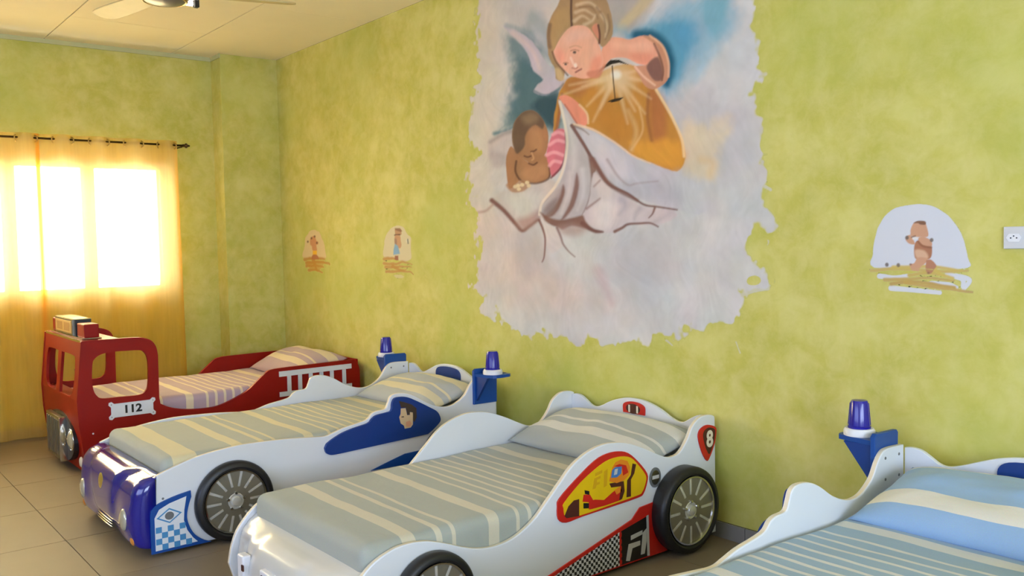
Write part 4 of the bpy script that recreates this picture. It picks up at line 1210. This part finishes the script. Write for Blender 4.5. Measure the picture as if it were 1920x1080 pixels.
# blue sky patch at the other side
mu.poly(fm([(455, -60), (600, -60), (570, 60), (520, 110), (470, 90)]), (168, 158, 152), 16, .85, 8)
mu.stroke(fm([(500, 80), (560, 20), (590, -20)]), 16, (196, 178, 140), 6, .8, 24)
mu.poly(fm([(470, 95), (530, 95), (600, 60), (680, 10), (820, -20), (850, 70), (770, 170), (700, 250), (640, 290), (600, 150), (540, 120)]), (132, 172, 194), 22, .85, 14)
mu.poly(fm([(520, 105), (600, 80), (680, 60), (730, 90), (705, 190), (650, 270), (630, 290), (600, 150)]), (80, 150, 184), 15, .9, 10)
mu.poly(fm([(745, 0), (825, -10), (820, 60), (790, 110), (750, 70)]), (110, 164, 184), 12, .75, 8)
mu.stroke(fm([(720, 240), (760, 180), (800, 150)]), 20, (160, 188, 204), 10, .6, 12, 5)
mu.stroke(fm([(550, 108), (600, 112), (638, 150), (652, 205), (640, 258)]), 22, (16, 86, 112), 7, .95, 14, 2)
# dove-grey wing
mu.poly(fn([(105, 215), (200, 245), (330, 330), (400, 430), (480, 530), (595, 640), (560, 700), (450, 772), (350, 742), (375, 690), (425, 640), (340, 560), (312, 460), (235, 350)]), (188, 178, 188), 2.2, 1, 2)
mu.stroke(fn([(130, 205), (240, 240), (350, 310), (440, 420), (490, 500)]), 9, (150, 158, 166), 4, .7, 4)
mu.stroke(fn([(180, 270), (330, 400), (400, 560)]), 10, (212, 190, 186), 6, .7, 6)
mu.stroke(fn([(350, 735), (440, 770), (530, 740), (590, 680)]), 4, (90, 112, 124), 2, .7)
# robe
mu.poly(fm([(305, 300), (318, 268), (345, 236), (420, 228), (455, 212), (520, 196), (560, 215), (580, 258), (606, 275), (632, 320), (660, 372), (686, 428), (694, 490), (668, 528), (600, 505), (530, 475), (470, 430), (400, 395), (330, 330), (300, 400), (290, 395)]), (190, 132, 58), 2, 1, 2)
mu.poly(fm([(318, 268), (345, 240), (400, 240), (390, 280), (360, 300)]), (166, 106, 62), 8, .7, 3)
mu.poly(fm([(585, 270), (608, 280), (640, 340), (630, 440), (610, 480), (590, 400)]), (172, 104, 62), 9, .85, 3)
mu.poly(fm([(520, 440), (600, 430), (680, 440), (690, 500), (660, 520), (560, 490)]), (218, 154, 58), 10, .8, 6)
mu.poly(fm([(440, 320), (500, 310), (530, 400), (490, 430), (440, 400)]), (182, 124, 50), 12, .7, 4)
mu.stroke(fm([(606, 275), (650, 350), (684, 425), (692, 480)]), 5, (232, 200, 150), 2, .9)
mu.stroke(fm([(583, 290), (580, 360), (592, 430)]), 6, (140, 84, 52), 4, .7)
mu.stroke(fm([(520, 340), (545, 400), (530, 460)]), 8, (206, 168, 116), 5, .6)
mu.stroke(fm([(300, 400), (310, 340), (318, 290)]), 6, (150, 88, 60), 3, .8)
# glow with rays
mu.dot(fn([(1015, 620)])[0], 34, 26, (220, 186, 142), 20, .8)
for tx, ty, w in ((780, 860, 4), (830, 985, 4), (570, 775, 3), (640, 690, 4), (1250, 920, 4), (1345, 672, 4), (1230, 560, 3), (1170, 900, 5), (890, 880, 4), (1110, 1000, 5), (740, 700, 3), (1300, 800, 3)):
    mu.stroke([fn([(1015, 615)])[0], fn([(tx, ty)])[0]], 11, (222, 192, 150), 4, .5, w * .6)
mu.stroke(fm([(555, 330), (565, 400), (530, 460)]), 4, (214, 172, 120), 2, .6)
mu.dot(fn([(1018, 605)])[0], 9, 8, (240, 230, 216), 5, .95)
mu.poly(fn([(852, 606), (900, 550), (970, 486), (1040, 484), (1120, 524), (1040, 508), (985, 520), (930, 548)]), (42, 34, 26), 1.1, 1, 0, False)
mu.poly(fn([(945, 822), (1010, 796), (1082, 786), (1045, 815), (985, 830)]), (40, 30, 20), 1.0, 1, 0, False)
mu.stroke(fn([(985, 535), (995, 660), (1008, 795)]), 2.6, (96, 66, 36), .9, .9)
# shoulder, sleeve
mu.poly(fn([(900, 400), (960, 310), (1050, 305), (1130, 318), (1240, 290), (1330, 350), (1362, 440), (1310, 520), (1210, 522), (1100, 472), (980, 475), (905, 540)]), (226, 160, 134), 1.6, 1, 1)
mu.poly(fn([(990, 330), (1130, 345), (1280, 330), (1300, 400), (1130, 400), (1000, 390)]), (236, 178, 152), 8, .8)
mu.poly(fn([(1130, 440), (1300, 440), (1300, 510), (1210, 515)]), (220, 142, 118), 7, .7)
mu.poly(fn([(1235, 290), (1330, 308), (1415, 410), (1446, 560), (1430, 650), (1340, 722), (1255, 700), (1200, 610), (1165, 540), (1262, 525), (1345, 470), (1360, 420), (1330, 360)]), (196, 140, 112), 1.6, 1, 1)
mu.poly(fn([(1265, 530), (1350, 460), (1392, 560), (1385, 645), (1330, 655), (1285, 600)]), (126, 88, 80), 2.5, .95, 1)
mu.stroke(fn([(1325, 355), (1375, 470), (1398, 570), (1388, 650)]), 4, (120, 78, 66), 1.5, .8)
mu.stroke(fn([(1170, 540), (1240, 620), (1330, 690)]), 4, (226, 186, 160), 1.8, .8)
mu.stroke(fn([(1290, 290), (1390, 370), (1440, 500), (1440, 620)]), 4, (226, 178, 146), 1.8, .8)
# hair and face of the large figure
mu.poly(fn([(600, -60), (760, -110), (900, -60), (965, 60), (992, 200), (982, 300), (905, 378), (850, 330), (700, 330), (620, 480), (590, 640), (530, 640), (520, 560), (470, 450), (455, 300), (480, 160), (540, 50)]), (166, 134, 98), 1.8, 1, 2)
mu.poly(fn([(470, 300), (500, 160), (560, 80), (640, 60), (640, 200), (560, 290), (520, 400)]), (178, 144, 98), 6, .8, 2)
mu.stroke(fn([(480, 200), (470, 300), (480, 380)]), 7, (112, 86, 70), 3, .7)
mu.stroke(fn([(655, -40), (652, 90), (658, 215)]), 4.5, (92, 66, 54), 1.5, .9)
for p in ([(690, 100), (760, 80), (830, 120)], [(680, 170), (740, 130), (800, 160)], [(760, 200), (820, 170), (850, 120)], [(700, 40), (800, 20), (880, 80)], [(900, 120), (940, 200), (930, 300)]):
    mu.stroke(fn(p), 7, (206, 182, 150), 3, .75, 3)
for p in ([(860, 60), (920, 150), (930, 260)], [(720, 60), (820, 60), (870, 150)], [(950, 120), (965, 220), (930, 320)]):
    mu.stroke(fn(p), 4, (134, 104, 78), 2.5, .7, 2)
mu.poly(fn([(512, 440), (522, 390), (575, 295), (640, 225), (720, 205), (790, 225), (850, 300), (885, 380), (905, 440), (915, 500), (880, 575), (820, 625), (730, 636), (640, 604), (565, 535)]), (226, 170, 146), 1.5, 1, 1)
mu.poly(fn([(590, 300), (660, 240), (760, 230), (800, 290), (700, 320), (620, 370)]), (230, 182, 164), 9, .8)
mu.poly(fn([(525, 430), (560, 390), (600, 440), (590, 500), (550, 500)]), (232, 152, 132), 7, .7)
mu.poly(fn([(820, 480), (890, 450), (905, 510), (860, 590), (800, 600)]), (226, 146, 122), 7, .8)
mu.poly(fn([(780, 585), (880, 560), (930, 520), (900, 600), (870, 632), (800, 628)]), (204, 130, 106), 3, .9)
mu.stroke(fn([(500, 420), (530, 500), (590, 570), (625, 610)]), 3.5, (120, 84, 66), 1.4, .8)
mu.poly(fn([(520, 560), (560, 560), (600, 640), (550, 650)]), (206, 176, 130), 3, .8)
mu.poly(fn([(820, 225), (860, 190), (880, 240), (882, 320), (850, 290)]), (206, 136, 110), 2, 1)
mu.stroke(fn([(872, 205), (884, 280), (880, 350)]), 4, (96, 60, 50), 1.4, .9)
for c, r in (((680, 424), 3.2), ((608, 520), 2.6)): mu.dot(fn([c])[0], r, r * .8, (84, 70, 66), 1.3, .95)
mu.stroke(fn([(650, 412), (680, 402), (715, 412)]), 2, (176, 118, 96), 1.2, .8)
mu.stroke(fn([(590, 512), (608, 505), (628, 512)]), 2, (176, 118, 96), 1.2, .8)
mu.stroke(fn([(640, 385), (690, 370), (735, 385)]), 2.4, (196, 146, 118), 1.6, .7)
mu.stroke(fn([(650, 470), (672, 520), (690, 540)]), 4, (240, 206, 190), 2, .8)
mu.dot(fn([(688, 528)])[0], 3, 4, (248, 226, 214), 1.6, .8)
mu.stroke(fn([(660, 550), (690, 556), (705, 545)]), 2.4, (186, 120, 104), 1.2, .85)
mu.stroke(fn([(690, 585), (712, 572), (735, 560)]), 3.4, (156, 92, 86), 1.2, .9)
# hand that lifts the blanket
mu.poly(fn([(555, 790), (600, 770), (660, 795), (740, 860), (790, 940), (775, 1015), (700, 1010), (640, 920), (580, 830)]), (226, 142, 120), 1.6, 1, 1)
mu.stroke(fn([(720, 850), (780, 920), (790, 1000)]), 4, (224, 190, 150), 1.6, .8)
mu.stroke(fn([(600, 850), (660, 940), (700, 1010)]), 4, (170, 92, 78), 2, .7)
# pillow and bed linen
mu.poly(fq([(60, 320), (140, 262), (230, 240), (240, 380), (190, 420), (90, 420), (60, 400)]), (192, 178, 176), 6, .9, 3)
mu.stroke(fq([(70, 310), (150, 262), (215, 240)]), 7, (150, 136, 136), 4, .7)
mu.poly(fq([(70, 380), (180, 400), (190, 470), (90, 480)]), (168, 154, 156), 8, .7, 3)
mu.poly(fq([(85, 690), (180, 630), (300, 600), (480, 560), (520, 630), (430, 740), (385, 840), (290, 900), (230, 850), (150, 760)]), (198, 186, 182), 5, .95, 2)
mu.poly(fq([(180, 680), (330, 650), (420, 680), (330, 800), (260, 800)]), (206, 200, 192), 10, .8)
mu.stroke(fq([(80, 705), (160, 772), (240, 862), (285, 908), (330, 880), (395, 830)]), 9, (120, 78, 70), 3, .95, 6)
mu.stroke(fq([(-10, 785), (40, 775), (85, 735)]), 5, (168, 130, 122), 3, .7)
mu.poly(fq([(250, 840), (330, 810), (400, 770), (400, 830), (300, 905)]), (172, 134, 126), 8, .8)
mu.stroke(fq([(405, 800), (440, 720), (500, 660)]), 12, (160, 140, 138), 6, .7, 5)
# sleeping child
mu.poly(fq([(175, 430), (205, 340), (250, 380), (350, 455), (445, 395), (478, 480), (465, 555), (370, 590), (280, 570), (245, 590), (215, 622), (190, 610), (178, 520)]), (164, 116, 82), 1.6, 1, 1)
mu.poly(fq([(290, 500), (420, 460), (450, 520), (370, 570), (290, 550)]), (182, 132, 96), 7, .8)
mu.stroke(fq([(245, 440), (240, 510), (275, 570), (330, 590)]), 4, (94, 62, 48), 1.6, .85)
mu.stroke(fq([(470, 480), (465, 555), (380, 590), (290, 580)]), 4, (90, 58, 46), 1.8, .8)
mu.poly(fq([(225, 340), (216, 260), (236, 170), (290, 112), (345, 98), (395, 125), (440, 190), (462, 270), (452, 370), (400, 445), (360, 465), (300, 430), (250, 390)]), (160, 114, 80), 1.6, 1, 1)
mu.poly(fq([(225, 345), (216, 260), (236, 170), (290, 112), (345, 98), (395, 125), (432, 175), (420, 225), (375, 195), (335, 225), (305, 280), (300, 340), (250, 390)]), (104, 80, 64), 2.5, 1, 1)
mu.poly(fq([(280, 140), (345, 112), (395, 140), (370, 180), (310, 190)]), (138, 114, 88), 8, .75)
mu.poly(fq([(340, 230), (400, 230), (430, 310), (400, 380), (340, 330)]), (180, 132, 92), 8, .75)
mu.poly(fq([(428, 230), (455, 240), (452, 300), (432, 290)]), (172, 120, 84), 2, .9)
for p in ([(300, 405), (322, 412), (345, 405)], [(345, 375), (365, 372), (380, 362)], [(330, 455), (360, 465), (385, 450)]): mu.stroke(fq(p), 3.2, (96, 62, 48), 1.3, .85)
mu.stroke(fq([(350, 385), (362, 420), (352, 432)]), 3, (196, 150, 110), 1.6, .8)
mu.poly(fq([(175, 600), (240, 575), (300, 570), (340, 590), (300, 640), (220, 650)]), (170, 120, 84), 2.5, .8)
for c in ((238, 612), (262, 628), (285, 600), (318, 585), (330, 606), (258, 605)): mu.dot(fq([c])[0], 4, 3.4, (218, 196, 160), 1.6, .95)
mu.poly(fq([(448, 400), (470, 300), (500, 240), (545, 220), (582, 245), (584, 370), (556, 470), (490, 548), (470, 480)]), (206, 112, 126), 1.8, 1, 1)
for p in ([(470, 330), (520, 300), (570, 310)], [(450, 400), (500, 380), (560, 400)], [(470, 470), (500, 440), (550, 450)], [(490, 260), (530, 245), (575, 262)]): mu.stroke(fq(p), 6, (230, 164, 174), 2.5, .8)
mu.stroke(fq([(578, 250), (582, 370), (550, 478), (480, 552)]), 4, (110, 52, 62), 1.6, .8)
# blanket: lifted fold
mu.poly(fq([(530, 30), (560, 50), (610, 130), (680, 240), (735, 380), (762, 530), (745, 700), (695, 800), (560, 835), (430, 822), (408, 760), (460, 690), (540, 585), (582, 450), (590, 260), (555, 120)]), (184, 174, 178), 1.8, 1, 1)
mu.poly(fq([(560, 100), (620, 180), (660, 330), (650, 480), (610, 500), (600, 300)]), (204, 196, 196), 8, .8)
mu.poly(fq([(430, 770), (500, 690), (560, 610), (560, 700), (500, 800)]), (150, 132, 136), 8, .7)
for p in ([(652, 520), (670, 600), (645, 720), (585, 815), (550, 832), (600, 740), (630, 640)], [(562, 600), (575, 650), (540, 745), (490, 812), (435, 818), (500, 745), (540, 680)], [(700, 300), (745, 390), (785, 480), (772, 570), (760, 650), (725, 730), (690, 805), (735, 690), (748, 560), (735, 430)]):
    mu.poly(fq(p), (124, 88, 80), 3, .9, 1)
mu.poly(fq([(420, 800), (460, 730), (520, 690), (510, 750), (470, 810)]), (134, 118, 118), 5, .7, 1)
mu.stroke(fq([(610, 520), (600, 640), (550, 790)]), 10, (210, 200, 200), 5, .7, 4)
mu.stroke(fq([(690, 500), (700, 640), (660, 770)]), 10, (206, 198, 202), 5, .7, 4)
mu.stroke(fq([(540, 40), (575, 200), (588, 330), (560, 500), (500, 620), (420, 720), (402, 800)]), 5, (224, 210, 196), 1.8, .9)
# body under the blanket
mu.poly(fq([(765, 520), (850, 560), (905, 625), (1000, 690), (1090, 742), (1165, 760), (1290, 770), (1330, 810), (1200, 870), (1000, 862), (920, 912), (820, 920), (730, 872), (696, 815), (735, 730)]), (198, 186, 190), 2.5, 1, 2)
mu.poly(fq([(740, 770), (860, 690), (940, 760), (900, 870), (800, 900)]), (222, 208, 208), 12, .85)
mu.poly(fq([(780, 540), (850, 580), (900, 660), (850, 690), (790, 650)]), (214, 200, 200), 8, .7)
mu.stroke(fq([(720, 760), (800, 700), (810, 690)]), 5, (150, 118, 116), 2.5, .8, 2)
mu.stroke(fq([(770, 610), (810, 570)]), 4, (160, 130, 130), 2, .7)
mu.stroke(fq([(960, 700), (980, 740), (940, 800)]), 12, (160, 154, 166), 7, .6, 5)
mu.stroke(fq([(1080, 760), (1050, 800), (1040, 830)]), 9, (168, 158, 168), 5, .6, 4)
mu.stroke(fq([(1290, 780), (1240, 820), (1180, 850)]), 12, (176, 166, 172), 6, .6, 5)
# upper blanket
mu.poly(fq([(630, 196), (760, 228), (900, 310), (1030, 402), (1190, 470), (1340, 530), (1500, 620), (1560, 720), (1480, 800), (1330, 762), (1150, 722), (1010, 660), (900, 610), (820, 520), (755, 430), (700, 300)]), (190, 186, 194), 3, 1, 2)
mu.poly(fq([(1340, 540), (1560, 620), (1600, 800), (1400, 790), (1360, 700)]), (196, 193, 197), 20, .8, 6)
mu.poly(fq([(700, 240), (800, 270), (950, 400), (1000, 560), (880, 520), (770, 380)]), (208, 202, 206), 10, .7)
mu.poly(fq([(980, 600), (1200, 580), (1350, 640), (1350, 720), (1100, 690)]), (176, 174, 182), 12, .7)
mu.stroke(fq([(860, 430), (930, 540), (1000, 600), (1060, 590), (1200, 575)]), 5, (158, 140, 146), 3, .7, 2)
mu.stroke(fq([(630, 192), (760, 226), (900, 308), (1030, 402), (1150, 455)]), 4.5, (228, 198, 168), 1.8, .9, 2)
mu.stroke(fq([(640, 205), (690, 225), (735, 260)]), 5, (120, 96, 90), 2.2, .7, 2)
mu.stroke(fq([(620, 200), (690, 310), (775, 450), (865, 590), (1000, 660), (1105, 732), (1200, 748), (1330, 768)]), 7, (116, 80, 74), 2, .95, 3)
mu.stroke(fq([(760, 430), (850, 570), (940, 640), (1060, 705)]), 11, (122, 84, 76), 3, .85, 6)
mu.stroke(fq([(1180, 755), (1165, 795), (1140, 822)]), 4.5, (124, 88, 80), 1.8, .9, 2)
mu.poly(fq([(405, 785), (470, 822), (560, 834), (650, 815), (695, 806), (715, 845), (760, 892), (832, 916), (780, 926), (700, 895), (620, 880), (560, 900), (520, 885), (440, 852)]), (122, 82, 72), 3, .95, 1)
mu.poly(fq([(540, 880), (640, 870), (720, 900), (640, 940), (560, 930)]), (166, 136, 130), 9, .7, 2)
mu.stroke(fq([(690, 860), (760, 905), (830, 918)]), 8, (116, 76, 70), 2.5, .95, 3)
mu.stroke(fq([(910, 915), (960, 890), (1000, 866), (1080, 860), (1150, 858), (1202, 882)]), 6, (122, 86, 80), 2, .95, 3)
mu.poly(fq([(405, 800), (440, 850), (500, 890), (540, 950), (560, 1010), (480, 1060), (440, 960)]), (208, 196, 194), 4, .9, 2)
mu.stroke(fq([(400, 840), (425, 900), (440, 970), (434, 1080), (420, 1120)]), 5, (124, 78, 70), 1.8, .9, 2)
mu.stroke(fq([(520, 890), (545, 950), (562, 1000), (600, 1050), (640, 1085)]), 5, (132, 98, 96), 2, .85, 2)
# fine brush grain
sx_ = fnoise(X, Z, 3, 70, 2) * .5
br = fnoise(X + sx_, Z * .45 + X * .3, 34, 90, 3) - .5; br2 = fnoise(X, Z, 11, 95, 3) - .5
mu.c *= (1 + br * .13 + br2 * .14)[..., None]
for ch, sd in ((0, 101), (2, 105)): mu.c[..., ch] *= 1 + (fnoise(X, Z, 7, sd, 2) - .5) * .12
mu.build('wall_mural', 'large painted mural of an angel lifting a blanket from a sleeping baby')


def toddler(name, label, box_, step, painter):
    p = Painting(*box_, step, MG); painter(p); return p.build(name, label)


def z1(p): return [(540 + x / 6.857, 400 + y / 6.857) for x, y in p]
def z2(p): return [(1600 + x / 5.684, 370 + y / 5.684) for x, y in p]


def paint_a(p):
    p.c[:] = lin((208, 188, 142))
    p.poly(z1([(205, 590), (200, 450), (220, 320), (280, 225), (345, 205), (410, 250), (460, 360), (478, 470), (475, 590)]), 0, 2, 1, 2, True, True)
    for q in ([(215, 600), (330, 580), (470, 590)], [(240, 640), (400, 625), (500, 640), (530, 660)], [(240, 680), (350, 670), (460, 690)], [(270, 735), (350, 720), (440, 760)], [(330, 600), (350, 660), (370, 730)]):
        p.stroke(z1(q), 8, 0, 2, .9, 5, 1.5, True); p.stroke(z1(q), 7, (176, 126, 52), 2, .9, 5, 1.5)
    p.poly(z1([(240, 620), (470, 610), (450, 690), (380, 740), (290, 730), (250, 680)]), 0, 2, .8, 2, True, True)
    p.poly(z1([(240, 620), (470, 610), (450, 690), (380, 740), (290, 730), (250, 680)]), (184, 132, 56), 3, .8, 2)
    p.poly(z1([(285, 330), (310, 300), (345, 295), (365, 350), (390, 370), (385, 400), (365, 410), (372, 480), (320, 480), (305, 420), (285, 400)]), (192, 138, 96), 1, 1)
    for c in ((303, 320), (343, 298), (372, 380), (256, 365)): p.dot(z1([c])[0], 1.8, 2.2, (112, 82, 60), .8, .9)
    p.poly(z1([(318, 480), (372, 480), (372, 535), (318, 535)]), (222, 176, 52), .9, 1, 0, False)
    p.poly(z1([(318, 535), (372, 535), (395, 590), (310, 590)]), (170, 112, 72), 1, 1)


def paint_b(p):
    p.c[:] = lin((204, 194, 160))
    p.poly(z1([(1230, 570), (1235, 400), (1270, 250), (1340, 170), (1420, 150), (1490, 180), (1540, 260), (1590, 310), (1590, 420), (1580, 600), (1400, 610)]), 0, 2, 1, 2, True, True)
    p.poly(z1([(1350, 790), (1440, 780), (1500, 810), (1470, 840), (1390, 835)]), 0, 2, .8, 1, True, True)
    for q in ([(1240, 590), (1330, 580), (1400, 600)], [(1240, 645), (1400, 650), (1480, 620), (1590, 660)], [(1260, 690), (1400, 690), (1500, 680), (1580, 700)], [(1350, 680), (1440, 730), (1520, 720)], [(1270, 750), (1400, 745), (1540, 750), (1610, 790)]):
        p.stroke(z1(q), 8, 0, 2, .9, 4, 1.5, True); p.stroke(z1(q), 7, (176, 126, 60), 2, .9, 4, 1.5)
    p.poly(z1([(1372, 205), (1455, 205), (1462, 270), (1440, 285), (1380, 285)]), (178, 138, 104), .9, 1, 0, False)
    p.poly(z1([(1372, 190), (1440, 190), (1470, 230), (1450, 240), (1380, 215)]), (140, 100, 74), 1, .9, 0, False)
    p.stroke(z1([(1375, 280), (1435, 275)]), 3, (96, 66, 52), 1, .9)
    p.poly(z1([(1375, 290), (1440, 290), (1450, 350), (1460, 410), (1440, 450), (1400, 430), (1372, 390)]), (186, 144, 110), .9, 1)
    p.poly(z1([(1372, 330), (1395, 330), (1400, 400), (1375, 400)]), (150, 122, 106), 1, .9)
    p.poly(z1([(1375, 390), (1415, 420), (1425, 460), (1440, 520), (1355, 535), (1358, 470)]), (122, 160, 194), 1, 1, 0, False)
    p.poly(z1([(1375, 545), (1418, 545), (1420, 620), (1370, 610)]), (146, 94, 72), 1, 1, 0, False)
    p.dot(z1([(1540, 355)])[0], 3.4, 4.5, (214, 208, 188), 1, .9); p.stroke(z1([(1540, 335), (1545, 385)]), 2.6, (116, 112, 96), 1, .9)


def paint_c(p):
    p.c[:] = lin((204, 206, 216))
    p.poly(z2([(215, 750), (205, 600), (225, 420), (300, 240), (450, 110), (640, 72), (820, 85), (980, 160), (1110, 300), (1180, 440), (1225, 640), (1215, 760), (700, 770)]), 0, 2, 1, 2, True, True)
    for q in ([(280, 840), (430, 860), (570, 840)], [(1000, 820), (1160, 870), (1170, 950)], [(1100, 840), (1240, 880), (1180, 970)], [(830, 920), (1000, 925), (1100, 960)], [(400, 970), (600, 985), (920, 1015)]):
        p.stroke(z2(q), 12, 0, 2, .95, 10, 1, True)
    for q, c in (([(190, 780), (420, 765), (620, 770), (850, 790), (1220, 785)], (190, 164, 92)), ([(420, 750), (620, 745), (880, 745), (1150, 790)], (196, 172, 96)), ([(600, 830), (780, 810), (960, 830)], (190, 164, 84)), ([(330, 885), (560, 875), (800, 860), (1070, 885)], (184, 156, 84)),
                 ([(400, 925), (650, 900), (880, 930), (1080, 960)], (180, 148, 78)), ([(560, 910), (820, 950), (1060, 980), (1270, 1010)], (186, 154, 84)), ([(860, 760), (930, 820), (1060, 860)], (196, 174, 92))):
        p.stroke(z2(q), 8, 0, 2, .95, 6, 1.5, True); p.stroke(z2(q), 8, c, 2, .95, 6, 1.5)
    sk, sd = (196, 150, 122), (168, 116, 88)
    p.poly(z2([(650, 520), (655, 640), (700, 660), (800, 660), (835, 620), (838, 530), (810, 500), (690, 460)]), sd, 1, 1)
    p.poly(z2([(660, 560), (760, 570), (800, 640), (740, 660), (670, 640)]), (212, 176, 148), 3, .8)
    p.poly(z2([(690, 640), (790, 650), (770, 700), (720, 740), (690, 790), (620, 770), (605, 715), (650, 700)]), sk, 1, 1)
    p.poly(z2([(780, 670), (830, 665), (885, 725), (860, 770), (830, 810), (790, 810), (770, 760), (775, 700)]), (176, 124, 98), 1, 1)
    p.poly(z2([(612, 340), (640, 280), (690, 255), (760, 265), (785, 320), (800, 410), (740, 425), (620, 415), (610, 380)]), sk, 1, 1)
    p.poly(z2([(640, 275), (690, 250), (765, 255), (770, 290), (715, 290), (690, 275)]), (124, 88, 68), 1, .95)
    p.poly(z2([(558, 430), (600, 400), (640, 450), (655, 500), (600, 495), (565, 465)]), sk, 1, 1)
    p.poly(z2([(690, 440), (740, 420), (800, 440), (835, 470), (835, 520), (770, 515), (720, 490)]), sk, 1, 1)
    p.stroke(z2([(690, 470), (740, 520), (830, 535)]), 4, (140, 92, 70), 1.4, .8)
    p.stroke(z2([(620, 425), (660, 412)]), 2.6, (120, 84, 66), 1, .8); p.stroke(z2([(640, 440), (680, 436)]), 4, (222, 216, 212), 1.2, .9)
    for c in ((572, 430), (835, 455), (358, 718), (480, 722)): p.dot(z2([c])[0], 3.4, 3.8, (112, 98, 88), 1.2, .9)
    for c in ((800, 805), (610, 715)): p.dot(z2([c])[0], 2.4, 2, (130, 96, 76), 1.2, .8)


toddler('small_wall_painting', 'small painted toddler in yellow shorts on brown ground near the pier', (-7.12, -6.60, 1.16, 1.64), .006, paint_a)
toddler('small_wall_painting', 'small painted toddler in a blue skirt on brown ground', (-5.80, -5.28, 1.15, 1.63), .005, paint_b)
toddler('small_wall_painting', 'painted bare toddler walking under a white arch beside the power outlet', (-1.94, -1.47, 1.18, 1.58), .003, paint_c)
